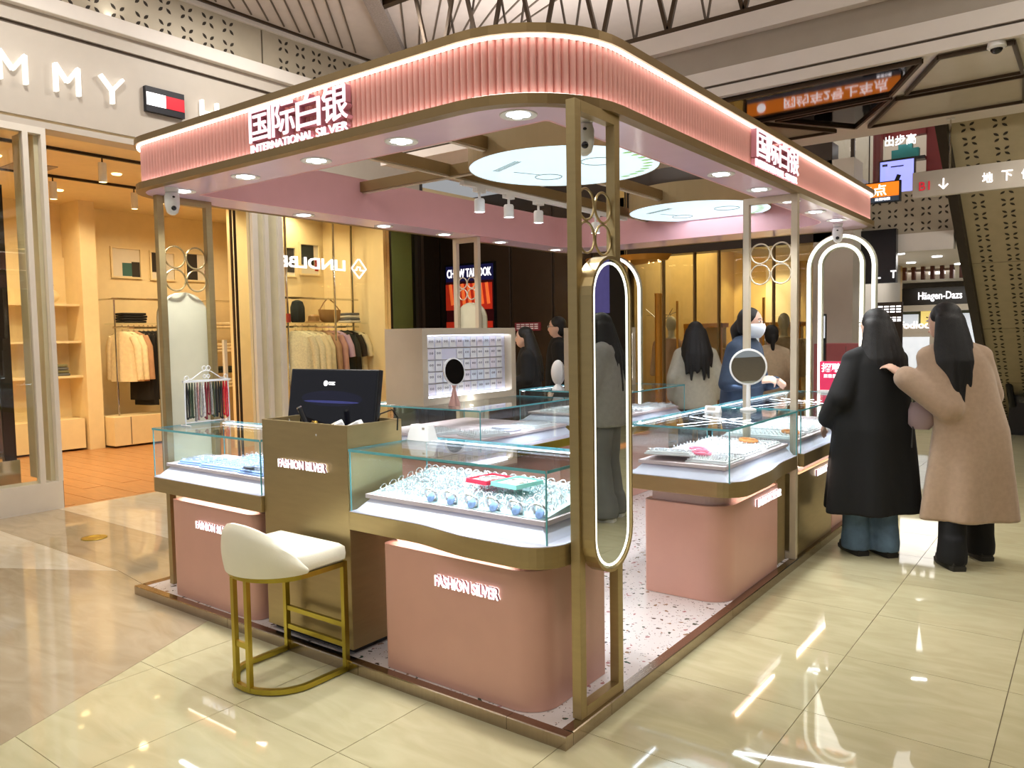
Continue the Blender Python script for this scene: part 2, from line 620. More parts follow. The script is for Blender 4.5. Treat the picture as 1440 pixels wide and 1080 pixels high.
def petal_cross(mb, c, right, up, size, th=0.002, wid=0.22, sk=0.0):
    """four leaf-shaped slots set crosswise, as cut in the mall's metal panels"""
    right, up, c = Vector(right).normalized(), Vector(up).normalized(), Vector(c)
    nrm = right.cross(up)
    for a in (45, 135, 225, 315):
        d = right*math.cos(math.radians(a))+up*math.sin(math.radians(a))
        e = nrm.cross(d)
        p0, p1 = c+d*size*0.28, c+d*size
        mid = (p0+p1)/2
        q1, q2 = (p0*2+p1)/3, (p0+p1*2)/3
        w = size*wid
        mb.plate([tuple(p+nrm*th) for p in (p0, q1-e*w*0.5, q2-e*w*0.5, p1, q2+e*w*0.5, q1+e*w*0.5)], th*1.5, nrm)
    return mb
# ================================================================ SETTING
def clip(poly, a, b, c):
    """keep the side a*x+b*y <= c"""
    out = []
    for i in range(len(poly)):
        p, q = poly[i], poly[(i+1) % len(poly)]
        dp, dq = a*p[0]+b*p[1]-c, a*q[0]+b*q[1]-c
        if dp <= 0:
            out.append(p)
        if dp*dq < 0:
            t = dp/(dp-dq)
            out.append((p[0]+(q[0]-p[0])*t, p[1]+(q[1]-p[1])*t))
    return out

floor = struct('floor', MB().box(-6.2, 6.5, -7, 20, -0.08, -0.006), 'tile_grout', label='polished cream tile floor of the mall')
# diagonal border between the cream tiles and the brown inlay: x = -2.28 + 0.45*(-y) for y < 0
DA, DB, DC = -1.0, -0.45, 2.28          # cream side: -x - 0.45*y <= 2.28
nt_ = 0
for i in range(-12, 8):
    for j in range(-8, 24):
        x0, y0 = 1.235+0.635*i, 0.80+0.64*j
        if x0 < -6 or x0 > 5.2:
            continue
        poly = [(x0, y0), (x0+0.632, y0), (x0+0.632, y0+0.637), (x0, y0+0.637)]
        if x0 > -3.07 and x0+0.632 < 0.02 and y0 > -0.02 and y0+0.637 < 4.87:
            continue
        if x0+0.632 <= -2.2 and y0 < 7.0 and y0+0.637 < 7.0:
            if x0+0.632 < -2.28 - 0.45*min(y0, 0) - 1.2 or y0 >= 0:
                continue
        if y0 < 4.85:
            poly = clip(poly, DA, DB, DC)
        if len(poly) < 3:
            continue
        if x0 < -3.1 and y0 < 7:
            continue
        cx, cy = x0, y0
        me = MB().prism([(p[0]-cx, p[1]-cy) for p in poly], -0.006, 0.0)
        o = obj('tile', me, 'cream_tile', floor, local=True)
        o.location = (cx, cy, 0)
        nt_ += 1
def inlay(poly, m):
    return obj('floor_inlay', MB().prism(poly, -0.006, 0.0), m, floor)
inlay([(-3.602, 0.18), (-5.99, 0.18), (-5.99, -1.17)], 'pale_marble')
inlay([(-5.99, 0.82), (-3.0, 0.82), (-3.0, 6.99), (-5.99, 6.99)], 'pale_marble')
inlay([(-5.99, 0.183), (-3.6, 0.183), (-2.283, 0.003), (-2.283, 0.817), (-5.99, 0.817)], 'brown_marble')
inlay([(-3.598, 0.179), (-5.99, -1.173), (-5.99, -4.3), (-0.345, -4.3), (-2.283, 0.0)], 'brown_marble')
tag(obj('floor_plate', MB().lathe([(0.0001, 0.001), (0.092, 0.001), (0.092, 0.004), (0.085, 0.006), (0.05, 0.006), (0.045, 0.004), (0.0001, 0.004)], (-4.63, 0.5, 0), 28), 'brass'),
    'round brass cover plate set in the brown marble floor', 'floor plate')

# ---------------------------------------------------------------- clothing shop front (plane x = -6)
wl = struct('wall_left', MB().box(-6.22, -6.0, -1.6, 5.64, 3.47, 4.225), 'facade_taupe', label='taupe fascia wall above the clothing shop')
obj('fascia_upper', MB().box(-6.22, -6.0, -1.6, 5.64, 4.262, 4.39), 'facade_taupe', wl)
obj('groove', MB().box(-6.22, -6.03, -1.6, 5.64, 4.225, 4.262), 'groove_dark', wl)
obj('groove', MB().box(-6.22, -6.025, -1.6, 5.64, 3.445, 3.47), 'groove_dark', wl)
obj('lower_lip', MB().box(-6.22, -6.0, -1.6, 5.64, 3.39, 3.445), 'facade_taupe', wl)
obj('ledge', MB().box(-6.22, -5.93, -1.6, 5.64, 4.39, 4.525), 'white_paint', wl, bevel=0.008)
obj('perforated_panel', MB().box(-6.2, -6.02, -1.6, 3.18, 4.525, 4.93), 'perforated', wl)
obj('perforated_panel', MB().box(-6.2, -6.02, 3.2, 5.64, 4.525, 4.93), 'perforated', wl)
pm = MB()
yy = -0.3
while yy < 5.4:
    if not (2.98 < yy < 3.26):
        for zz in (4.615, 4.825):
            petal_cross(pm, (-6.019, yy, zz), (0, 1, 0), (0, 0, 1), 0.092, 0.002, 0.30)
    yy += 0.236
obj('perforation', pm, 'perforation', wl, kind='stuff')
obj('cornice_strip', MB().box(-6.2, -5.98, -1.6, 7.0, 4.93, 4.975), 'white_paint', wl)
obj('cornice_dark_strip', MB().box(-6.2, -5.95, -1.6, 7.0, 4.975, 5.0), 'truss_bronze', wl)  # dark bronze strip where the facade meets the ceiling

# lettering on the fascia: strokes built as bars
def bar_letter(ch, y0, y1, z0, z1):
    mb = MB()
    t = 0.027
    X = -5.975
    def st(a, b):
        mb.bar((X, y0+(y1-y0)*a[0], z0+(z1-z0)*a[1]), (X, y0+(y1-y0)*b[0], z0+(z1-z0)*b[1]), t, 0.05, up=(1, 0, 0))
    if ch == 'M':
        st((0.06, 0), (0.06, 1)); st((0.94, 0), (0.94, 1)); st((0.06, 1), (0.5, 0.42)); st((0.94, 1), (0.5, 0.42))
    if ch == 'Y':
        st((0.5, 0), (0.5, 0.5)); st((0.5, 0.5), (0.0, 1)); st((0.5, 0.5), (1.0, 1))
    if ch == 'H':
        st((0.06, 0), (0.06, 1)); st((0.94, 0), (0.94, 1)); st((0.06, 0.5), (0.94, 0.5))
    return mb
for ch, y0, y1, lab in (('M', 0.52, 0.745, 'white letter M at the cut-off end of the taupe shop fascia'), ('M', 0.965, 1.185, 'white letter M between the other M and the Y on the taupe fascia'),
                        ('Y', 1.37, 1.58, 'white letter Y beside the flag emblem on the taupe fascia'), ('H', 2.385, 2.58, 'white letter H past the flag emblem, half hidden by the pink canopy')):
    tag(obj('sign_letter', bar_letter(ch, y0, y1, 3.73, 3.975), 'letter_white'), lab, 'letter', 'white letters on the taupe fascia')
fl = thing('flag_emblem', 'small flag emblem, navy bars above and below white and red fields', 'emblem', (-5.98, 1.99, 3.73))
mat('navy', (16, 18, 30), 0.4)
mat('flag_red', (200, 22, 44), 0.4, emit=0.5, ecol=(200, 22, 44))
obj('navy_panel', MB().box(-6.0, -5.95, 1.79, 2.19, 3.735, 3.975), 'navy', fl)
obj('white_field', MB().box(-5.95, -5.945, 1.795, 1.99, 3.795, 3.917), 'sign_white', fl)
obj('red_field', MB().box(-5.95, -5.945, 1.99, 2.186, 3.795, 3.917), 'flag_red', fl)

# window and entrance framing
t1 = struct('trim_1', MB().box(-6.2, -5.99, -1.6, 0.87, 0, 0.25), 'frame_white', label='white sill wall under the shop window')
for y0, y1 in ((0.685, 0.73), (0.835, 0.875)):
    obj('mullion', MB().box(-6.06, -5.99, y0, y1, 0.25, 3.33), 'frame_white', t1)
obj('column_side', MB().box(-6.5, -6.06, 0.80, 0.86, 0.25, 3.39), 'beige_panel', t1)
obj('head_rail', MB().box(-6.06, -5.99, -1.6, 0.875, 3.33, 3.39), 'frame_white', t1)
obj('door_edge', MB().box(-6.06, -6.03, 0.875, 0.89, 0.0, 3.39), 'truss_bronze', t1)
w1 = struct('window_1', MB().box(-6.03, -6.022, -1.6, 0.685, 0.25, 3.33), 'shop_glass', label='shop window pane beside the entrance')
t2 = struct('trim_2', MB().box(-6.1, -5.99, 2.96, 3.03, 0, 3.39), 'frame_white', label='white frame posts beside the shop entrance')
for y0, y1, m in ((3.12, 3.17, 'frame_white'), (3.30, 3.36, 'frame_white'), (5.03, 5.07, 'chrome'), (5.56, 5.62, 'dark_metal')):
    obj('mullion', MB().box(-6.1, -5.99, y0, y1, 0, 3.39), m, t2)
obj('pier_panel', MB().box(-6.2, -6.03, 3.03, 3.36, 0, 3.39), 'beige_panel', t2)
obj('door_edge', MB().box(-6.06, -6.03, 2.72, 2.735, 0, 3.39), 'truss_bronze', t2)
obj('door_edge', MB().box(-6.06, -6.03, 2.765, 2.78, 0, 3.39), 'dark_metal', t2)
w2 = struct('window_2', MB().box(-6.05, -6.04, 3.36, 5.03, 0.0, 3.39), 'shop_glass', label='wide shop window pane with reflected lettering')
w3 = struct('window_3', MB().box(-6.05, -6.04, 5.07, 5.56, 0.0, 3.39), 'green_glass', label='narrow greenish pane at the shop corner')
obj('glass_leaf', MB().box(-6.05, -6.04, 2.78, 2.96, 0.05, 3.3), 'shop_glass', w2)
# reversed sign reflection, built as solid letters on the glass
tag(obj('reflected_lettering', text_mb('LINDLBE', 0.98, 0.13, (-6.03, 4.31, 2.33), (0, -1, 0), (0, 0, 1), 0.006, 0.02), 'sign_white'),
    'reversed white lettering reflected in the wide shop window', 'lettering')
lg = MB()
for a, b in (((4.41, 2.37), (4.52, 2.49)), ((4.54, 2.49), (4.65, 2.37)), ((4.65, 2.37), (4.53, 2.25)), ((4.53, 2.25), (4.41, 2.37)),
             ((4.46, 2.35), (4.49, 2.35)), ((4.49, 2.35), (4.5, 2.39)), ((4.5, 2.39), (4.55, 2.39)), ((4.55, 2.39), (4.55, 2.35)), ((4.55, 2.35), (4.61, 2.35))):
    lg.bar((-6.028, a[0], a[1]), (-6.028, b[0], b[1]), 0.014, 0.008, up=(1, 0, 0))
tag(obj('glass_logo', lg, 'sign_white'), 'white diamond outline emblem on the shop window', 'emblem')

# ---------------------------------------------------------------- clothing shop room
fs = struct('floor_shop', MB().box(-10.4, -6.0, -1.6, 6.98, -0.08, -0.0015), 'wood_orange', label='orange wood floor of the clothing shop')
pk = mesh_from(MB().box(0, 1.435, 0, 0.196, -0.004, 0.001), 'wood_orange')
for r in range(24):
    for k in range(-1, 3):
        x = -10.38+k*1.44+(r % 2)*0.72
        if x < -10.4 or x+1.44 > -5.98 or not (0.3 < 0.2*r-0.4 < 4.2):
            continue
        child('plank', pk, fs, (x, 0.2*r-0.4, 0))
obj('wood_field', MB().box(-10.4, -6.0, -1.6, 0.18, -0.004, 0.001), 'wood_orange', fs)
obj('wood_field', MB().box(-10.4, -6.0, 4.42, 6.98, -0.004, 0.001), 'wood_orange', fs)
wb = struct('wall_shop_back', MB().box(-10.5, -10.3, -1.7, 7.0, 0, 3.5), 'shop_cream', label='cream back wall of the clothing shop')
obj('pilaster', MB().box(-10.3, -9.75, 2.83, 3.04, 0, 3.45), 'shop_cream', wb)
obj('skirting', MB().box(-10.3, -10.27, 3.04, 7.0, 0, 0.14), 'shop_cream', wb)
struct('wall_shop_side', MB().box(-10.3, -6.2, -1.75, -1.6, 0, 3.5), 'shop_cream')
struct('wall_shop_end', MB().box(-10.3, -6.1, 5.60, 5.638, 0, 3.5), 'shop_cream')
cs = struct('ceiling_shop', MB().box(-10.4, -6.02, -1.6, 6.98, 3.45, 3.55), 'shop_cream', label='warm lit ceiling of the clothing shop')
obj('air_vent', MB().box(-8.3, -7.8, 1.35, 1.75, 3.44, 3.45), 'grey_paint', cs)
for x in (-6.9, -8.3):
    obj('ceiling_track', MB().box(x-0.02, x+0.02, 0.4, 6.5, 3.42, 3.45), 'dark_metal', cs)

# ---------------------------------------------------------------- dark corner wall and gold shop (plane y = 7)
wd = struct('wall_back', MB().box(-8.6, -3.55, 7.02, 7.2, 0, 3.6), 'dark_brown', label='dark brown panelled wall behind the kiosk')
for x0, x1 in ((-7.4, -6.9), (-6.86, -5.5), (-5.46, -4.75), (-4.71, -4.1), (-4.06, -3.58)):
    obj('wall_panel', MB().box(x0, x1, 7.0, 7.02, 0.02, 3.3), 'dark_brown_panel', wd, bevel=0.006)
struct('wall_recess', MB().box(-8.6, -6.0, 5.64, 5.70, 0, 3.6), 'dark_brown')
gl = thing('poster', 'dark lightbox poster with red and orange pleated pattern on the brown wall', 'poster', (-6.25, 6.99, 1.2))
obj('frame', MB().box(-6.75, -5.75, 6.96, 7.0, 1.15, 2.61), 'black_plastic', gl)
mat('poster_navy', (22, 22, 60), 0.4, emit=0.35, ecol=(26, 26, 80))
mat('poster_red', (176, 40, 30), 0.4, emit=0.5, ecol=(190, 48, 24), var=0.2)
mat('poster_orange', (236, 120, 60), 0.4, emit=0.7, ecol=(240, 110, 50), var=0.2)
mat('poster_dark', (40, 10, 14), 0.4, emit=0.15, ecol=(90, 14, 20), var=0.2)
obj('header_band', MB().box(-6.72, -5.78, 6.955, 6.96, 2.34, 2.58), 'poster_navy', gl)
obj('picture_field', MB().box(-6.72, -5.78, 6.955, 6.96, 1.18, 2.34), 'poster_dark', gl)
obj('red_band', MB().box(-6.72, -5.8, 6.945, 6.955, 1.9, 2.3), 'poster_red', gl)
for k in range(7):
    obj('pleat', MB().bar((-6.62+k*0.12, 6.94, 2.3), (-6.58+k*0.12, 6.94, 1.98), 0.05, 0.012, up=(0, 1, 0)), 'poster_orange', gl)
obj('lower_red_band', MB().box(-6.72, -5.8, 6.945, 6.955, 1.62, 1.72), 'poster_red', gl)
obj('lettering', text_mb('CHOW TAI FOOK', 0.88, 0.13, (-6.69, 6.953, 2.40), (1, 0, 0), (0, 0, 1), 0.008, 0.01), 'sign_white', gl)
hs = thing('wall_sign', 'small dim red sign with five white characters on the brown wall', 'sign', (-5.2, 6.99, 1.55))
mat('dim_red', (120, 40, 46), 0.5, emit=0.15, ecol=(120, 40, 46))
mat('dim_white', (210, 196, 190), 0.5, emit=0.25, ecol=(210, 196, 190))
obj('panel', MB().box(-5.4, -4.95, 6.97, 7.0, 1.56, 1.68), 'dim_red', hs)
obj('lettering', print_row(5, 0.4, 0.075, (-5.375, 6.97, 1.585), (1, 0, 0), (0, 0, 1)), 'dim_white', hs, kind='stuff')

wg = struct('wall_gold_shop', MB().box(-4.6, -0.95, 10.8, 10.95, 0, 3.4), 'gold_wall', label='golden lit back wall of the jewellery shop')
obj('side_wall', MB().box(-3.7, -3.55, 7.0, 10.8, 0, 3.4), 'gold_wall', wg)
obj('side_wall', MB().box(-1.15, -0.95, 7.0, 10.8, 0, 3.4), 'facade_taupe', wg)
obj('header', MB().box(-3.55, -0.95, 7.0, 7.25, 2.5, 3.6), 'dark_brown', wg)
struct('ceiling_gold_shop', MB().box(-3.55, -1.15, 7.2, 10.8, 3.0, 3.1), 'gold_wall')
w4 = struct('window_4', MB().box(-3.55, -1.2, 7.06, 7.07, 0.0, 2.5), 'shop_glass', label='glass front of the golden shop')
for x in (-3.05, -2.62, -2.3, -1.98, -1.62):
    obj('mullion', MB().box(x-0.009, x+0.009, 7.03, 7.1, 0.0, 2.5), 'bronze_trim', w4)
for x, m in ((-2.83, 'chrome'), (-1.72, 'chrome')):
    obj('door_handle', MB().tube([(x, 7.0, 0.8), (x, 7.0, 1.9)], 0.016, 8), 'gold_wood', w4)
for k, (x0, x1) in enumerate(((-2.98, -2.45), (-2.25, -1.75))):
    o = obj('lit_niche', MB().box(x0, x1, 10.74, 10.8, 1.2, 2.9), 'shop_cream', wg)
struct('wall_pier', MB().box(-0.95, -0.72, 7.0, 7.4, 0, 3.4), 'facade_taupe')
struct('wall_pier_dark', MB().box(-1.12, -0.35, 7.35, 7.45, 2.02, 2.62), 'black_plastic')

# ---------------------------------------------------------------- corridor, mezzanine and upper shops beyond
mz = struct('ceiling_mezzanine', MB().box(-1.2, 0.3, 7.6, 18.5, 2.45, 2.6), 'ceiling_white', label='white mezzanine soffit over the far corridor')
obj('fascia', MB().box(-1.2, 0.2, 7.5, 7.6, 2.56, 3.04), 'perforated', mz)
obj('lower_fascia', MB().box(-1.2, 0.2, 7.45, 7.6, 2.36, 2.56), 'white_paint', mz)
pm = MB()
for i in range(8):
    for j in range(3):
        petal_cross(pm, (-1.1+i*0.17, 7.499, 2.64+j*0.16), (1, 0, 0), (0, 0, 1), 0.07, 0.002, 0.3)
obj('perforation', pm, 'perforation', mz, kind='stuff')
obj('upper_floor', MB().box(-2.6, 0.2, 7.6, 10.5, 2.6, 3.0), 'ceiling_white', mz)
mat('brown_slat', (90, 44, 32), 0.5)
for k in range(9):
    obj('ceiling_slat', MB().box(-1.0+k*0.13, -0.95+k*0.13, 11.2, 11.3, 2.25, 2.45), 'brown_slat', mz)
for (x, y) in ((-0.55, 8.6), (-0.25, 9.4), (-0.7, 10.2), (-0.2, 11.0), (-0.5, 12.4), (-0.95, 13.4), (-0.4, 14.4)):
    d = MB().lathe([(0.0001, 0.0), (0.06, 0.0), (0.06, 0.012), (0.0001, 0.012)], (x, y, 2.436), 12)
    tag(obj('corridor_downlight', d, 'led_lens'), 'small round downlight glowing in the corridor soffit', 'light', 'downlights of the far corridor')
we = struct('wall_end', MB().box(-3.2, 2.6, 18.2, 18.4, 0, 4.0), 'grey_paint', label='end wall of the far corridor')
struct('wall_corridor', MB().box(-3.3, -3.2, 10.95, 18.2, 0, 2.45), 'grey_paint')
obj('far_soffit', MB().box(-3.3, -1.2, 10.95, 18.2, 2.45, 2.6), 'ceiling_white', mz)
sf = thing('dessert_shop', 'far shop with black header, white lettering and glowing windows', 'shop', (-1.0, 15.7, 0))
obj('header', MB().box(-2.4, 0.2, 15.9, 16.2, 1.98, 2.34), 'black_plastic', sf)
obj('lettering', text_mb('Häagen-Dazs', 0.80, 0.2, (-1.56, 15.9, 2.05), (1, 0, 0), (0, 0, 1), 0.02, 0.012), 'sign_white', sf)
mat('screen_glow', (200, 206, 214), 0.4, emit=0.8, ecol=(206, 212, 220), var=0.2, scale=14)
mat('screen_yellow', (232, 204, 120), 0.4, emit=0.9, ecol=(232, 206, 120), var=0.1)
mat('shop_green', (88, 92, 70), 0.4, var=0.2)
obj('front', MB().box(-2.4, 0.2, 16.2, 16.5, 0, 1.98), 'shop_green', sf)
obj('awning', MB().box(-1.9, 0.1, 15.75, 16.2, 1.86, 1.98), 'sign_grey', sf)
obj('window', MB().box(-2.1, -1.6, 16.15, 16.2, 0.9, 1.8), 'screen_glow', sf)
obj('window', MB().box(-1.55, -1.25, 16.15, 16.2, 1.45, 1.86), 'screen_yellow', sf)
obj('window', MB().box(-1.2, -0.5, 16.15, 16.2, 0.7, 1.8), 'screen_glow', sf)
pi = thing('pillar_shop', 'pale counter shop with glowing strip of lettering under the corridor soffit', 'shop', (-1.2, 13.0, 0))
obj('front', MB().box(-1.75, -0.75, 13.1, 13.3, 0.35, 1.55), 'grey_paint', pi)
obj('lettering', text_mb('fodfodlod', 0.7, 0.13, (-1.6, 13.08, 1.5), (1, 0, 0), (0, 0, 1), 0.01, 0.01), 'sign_white', pi)
obj('window', MB().box(-1.6, -0.9, 13.08, 13.1, 0.75, 1.35), 'screen_glow', pi)
ms = thing('hanging_sign', 'pale hanging sign with small white lettering deep in the corridor', 'sign', (-0.6, 11.3, 2.2))
obj('panel', MB().box(-0.95, -0.3, 11.35, 11.38, 2.26, 2.42), 'sign_grey', ms)
obj('hanger', MB().tube([(-0.9, 11.365, 2.42), (-0.9, 11.365, 2.45)], 0.008, 6).tube([(-0.35, 11.365, 2.42), (-0.35, 11.365, 2.45)], 0.008, 6), 'dark_metal', ms, kind='stuff')
obj('lettering', text_mb('K', 0.05, 0.06, (-0.75, 11.345, 2.32), (1, 0, 0), (0, 0, 1), 0.006), 'sign_white', ms)
obj('small_print', print_row(7, 0.24, 0.04, (-0.66, 11.349, 2.33), (1, 0, 0), (0, 0, 1)), 'sign_white', ms, kind='stuff')
up = thing('upper_shop', 'upper floor shop with wine red posts and white neon lettering', 'shop', (-0.6, 9.0, 3.05))
obj('post', MB().box(-0.93, -0.84, 8.85, 9.0, 3.0, 4.4), 'wine_red', up)
obj('post', MB().box(-0.34, -0.16, 9.05, 9.2, 3.0, 4.6), 'wine_red', up)
obj('red_band', MB().box(-0.84, -0.34, 9.0, 9.1, 3.98, 4.1), 'wine_red', up)
obj('back_wall', MB().box(-2.4, 0.8, 10.4, 10.5, 3.05, 5.0), 'grey_paint', up)
obj('lettering', text_mb('出步高', 0.36, 0.13, (-0.8, 8.9, 3.86), (1, 0.2, 0), (0, 0, 1), 0.02, 0.012), 'sign_white', up)
mat('teal_toy', (40, 130, 130), 0.5)
obj('teal_display', MB().box(-0.74, -0.42, 9.0, 9.1, 3.7, 3.82).box(-0.66, -0.5, 9.0, 9.1, 3.82, 3.88), 'teal_toy', up)
obj('shelf', MB().box(-0.84, -0.34, 8.95, 9.1, 3.66, 3.7), 'black_plastic', up)
sc = thing('video_screen', 'lavender blue video screen hanging below the neon lettering', 'screen', (-0.62, 8.8, 3.2))
mat('screen_blue', (150, 156, 250), 0.3, emit=1.1, ecol=(150, 156, 250), var=0.05)
obj('housing', MB().box(-0.84, -0.42, 8.78, 8.85, 3.2, 3.66), 'black_plastic', sc)
obj('display', MB().box(-0.825, -0.435, 8.772, 8.78, 3.215, 3.64), 'screen_blue', sc)
obj('caption_bars', MB().box(-0.7, -0.55, 8.77, 8.772, 3.56, 3.575).box(-0.8, -0.74, 8.77, 8.772, 3.58, 3.61), 'navy', sc)
obj('phone_picture', MB().bar((-0.64, 8.77, 3.36), (-0.60, 8.77, 3.46), 0.05, 0.004, up=(0, 1, 0)), 'black_plastic', sc)
bl = thing('balcony', 'upper gallery balustrade with dark rail and clear glass panels', 'balcony', (-1.5, 8.2, 3.0))
obj('slab', MB().box(-2.6, -0.95, 8.0, 8.3, 3.0, 3.2), 'perforated', bl)
obj('rail', MB().box(-2.6, -0.95, 8.0, 8.06, 3.86, 3.94), 'dark_metal', bl)
for k in range(5):
    obj('post', MB().box(-2.6+k*0.4, -2.56+k*0.4, 8.0, 8.05, 3.2, 3.86), 'dark_metal', bl)
    obj('pane', MB().box(-2.55+k*0.4, -2.21+k*0.4, 8.02, 8.03, 3.24, 3.84), 'clear_glass', bl)

# ---------------------------------------------------------------- atrium ceiling with thin dark strips
ce = struct('ceiling', MB().box(-6.2, 6.5, -7, 10.5, 5.0, 5.12), 'ceiling_pale', label='pale atrium ceiling scored with thin dark strips')
def strip(a, b, w, m='groove_dark', th=0.012):
    return obj('ceiling_strip', MB().bar((a[0], a[1], 4.996), (b[0], b[1], 4.996), w, th), m, ce)
for k in range(11):
    t = k*0.165
    strip((-5.9, 2.35+t*1.28), (-5.9+1.75, 2.35+t*1.28-1.95), 0.016)
obj('concrete_beam', MB().bar((-5.45, 4.75, 4.96), (-3.6, 2.15, 4.96), 0.17, 0.09), 'concrete', ce)
for k in range(9):
    t = k*0.115
    strip((-5.35+t*1.6, 4.78+t*0.3), (-4.35+t*1.5, 3.68+t*1.1), 0.018)

# ---------------------------------------------------------------- dropped ceiling slab with bands, truss and coffers
sl = struct('ceiling_slab', MB().box(-4.6, 6.0, 3.62, 5.72, 3.31, 3.5), 'ceiling_white', label='dropped white ceiling slab with triangular coffers')
obj('band', MB().box(-4.6, 6.0, 3.58, 3.62, 3.30, 3.375), 'ceiling_white', sl)
obj('groove', MB().box(-4.6, 6.0, 3.60, 3.62, 3.375, 3.395), 'groove_dark', sl)
obj('band', MB().box(-4.6, 6.0, 3.58, 3.62, 3.395, 3.51), 'ceiling_white', sl)
obj('recess', MB().box(-4.6, 6.0, 3.66, 3.7, 3.5, 3.74), 'grey_paint', sl)
obj('band', MB().box(-4.6, 6.0, 3.58, 3.7, 3.735, 3.87), 'ceiling_white', sl)
obj('band_core', MB().box(-4.6, 6.0, 3.72, 5.7, 3.5, 3.9), 'ceiling_white', sl)
tr = thing('roof_truss', 'dark bronze lattice truss of V struts along the white ceiling band', 'truss', (-1.0, 3.65, 3.87))
obj('chord', MB().box(-4.6, 4.0, 3.6, 3.68, 3.87, 3.915), 'truss_bronze', tr)
obj('upper_chord', MB().box(-4.6, 4.0, 3.6, 3.68, 4.93, 4.99), 'truss_bronze', tr)
for k in range(-6, 6):
    x = -1.335+0.625*k
    if x < -4.3:
        continue
    for s in (-1, 1):
        obj('strut', MB().bar((x, 3.64, 3.9), (x+s*0.27, 3.64, 4.95), 0.034, 0.03, up=(0, 1, 0)), 'truss_bronze', tr)
        obj('strut', MB().bar((x+0.31, 3.68, 3.9), (x+0.31+s*0.2, 3.68, 4.95), 0.016, 0.016, up=(0, 1, 0)), 'groove_dark', tr)

def coffer(poly, m, lab):
    o = obj('coffer_panel', MB().prism(poly, 3.292, 3.312), m, sl)
    n = len(poly)
    for i in range(n):
        p, q = poly[i], poly[(i+1) % n]
        obj('coffer_frame', MB().bar((p[0], p[1], 3.285), (q[0], q[1], 3.285), 0.022, 0.03), 'truss_bronze', o)
    return o
coffer([(-1.3, 3.68), (0.50, 3.66), (0.17, 4.36), (-1.3, 4.46)], 'coffer_mirror', '')
coffer([(-0.75, 4.49), (0.16, 4.43), (-0.28, 5.2)], 'coffer_mirror', '')
coffer([(0.60, 3.66), (1.02, 3.66), (1.02, 4.38), (0.27, 4.40)], 'coffer_panel', '')
coffer([(0.19, 4.50), (1.02, 4.48), (0.97, 5.23), (-0.18, 5.25)], 'coffer_panel', '')
coffer([(1.12, 3.66), (2.2, 3.66), (1.9, 4.4), (1.12, 4.38)], 'coffer_panel', '')
coffer([(-1.75, 4.5), (-0.9, 4.5), (-0.45, 5.22), (-1.6, 5.22)], 'coffer_panel', '')
dc = thing('dome_camera', 'black and white dome security camera under the ceiling slab', 'camera', (0.93, 3.52, 3.30))
obj('housing', MB().lathe([(0.0001, 0), (0.05, 0), (0.055, -0.03), (0.045, -0.04), (0.0001, -0.04)], (0.93, 3.64, 3.30), 18), 'white_plastic', dc, smooth=True)
obj('dome', MB().ellip((0.93, 3.64, 3.262), (0.036, 0.036, 0.032)), 'black_plastic', dc, smooth=True)

# ---------------------------------------------------------------- hanging signs
b1 = thing('direction_sign', 'long grey hanging sign reading B1 with a down arrow and white characters', 'sign', (0.6, 5.5, 2.65))
obj('panel', MB().box(0.13, 2.4, 5.5, 5.55, 2.655, 2.88), 'sign_grey', b1, bevel=0.006)
mat('sign_red', (200, 30, 50), 0.4, emit=0.5, ecol=(204, 30, 52))
obj('level_number', text_mb('B1', 0.085, 0.075, (0.185, 5.498, 2.715), (1, 0, 0), (0, 0, 1), 0.006, 0.01), 'sign_red', b1)
ar = MB().bar((0.375, 5.496, 2.80), (0.375, 5.496, 2.715), 0.01, 0.006, up=(0, 1, 0))
ar.bar((0.34, 5.496, 2.75), (0.377, 5.496, 2.712), 0.01, 0.006, up=(0, 1, 0)).bar((0.41, 5.496, 2.75), (0.373, 5.496, 2.712), 0.01, 0.006, up=(0, 1, 0))
obj('arrow', ar, 'sign_white', b1)
for k, ch in enumerate('地下停车'):
    obj('character', text_mb(ch, 0.078, 0.085, (0.665+k*0.14, 5.498, 2.72), (1, 0, 0), (0, 0, 1), 0.006, 0.01), 'sign_white', b1)
for x in (0.42, 1.6):
    obj('rod', MB().tube([(x, 5.52, 2.87), (x, 5.52, 3.31)], 0.007, 8), 'chrome', b1)
obj('rod_cap', MB().lathe([(0.0001, 0), (0.035, 0), (0.03, 0.012), (0.0001, 0.012)], (0.42, 5.52, 3.298), 14), 'white_plastic', b1)
og = thing('ride_sign', 'orange hanging sign with white characters over a slate strip', 'sign', (-0.7, 5.8, 2.69))
obj('panel', MB().box(-1.5, -0.02, 5.8, 5.84, 2.69, 2.885), 'black_plastic', og)
obj('orange_face', MB().box(-1.48, -0.035, 5.794, 5.8, 2.745, 2.875), 'orange_sign', og)
obj('slate_face', MB().box(-1.48, -0.035, 5.794, 5.8, 2.70, 2.745), 'slate_sign', og)
obj('lettering', text_mb('网约车2号上车点', 0.96, 0.105, (-1.10, 5.793, 2.757), (1, 0, 0), (0, 0, 1), 0.004, 0.012), 'sign_white', og)
obj('lettering', text_mb('高德地图', 0.13, 0.026, (-0.24, 5.793, 2.71), (1, 0, 0), (0, 0, 1), 0.004, 0.01), 'sign_white', og)
obj('arrow_disc', MB().lathe([(0.0001, 0), (0.045, 0), (0.045, 0.006), (0.0001, 0.006)], (0, 0, 0), 20).xf(Matrix.Translation((-1.33, 5.793, 2.81)) @ Matrix.Rotation(PI/2, 4, 'X')), 'sign_white', og)
obj('hanger', MB().tube([(-0.3, 5.82, 2.88), (-0.3, 5.82, 4.99)], 0.006, 6).tube([(-1.2, 5.82, 2.88), (-1.2, 5.82, 4.99)], 0.006, 6), 'dark_metal', og)

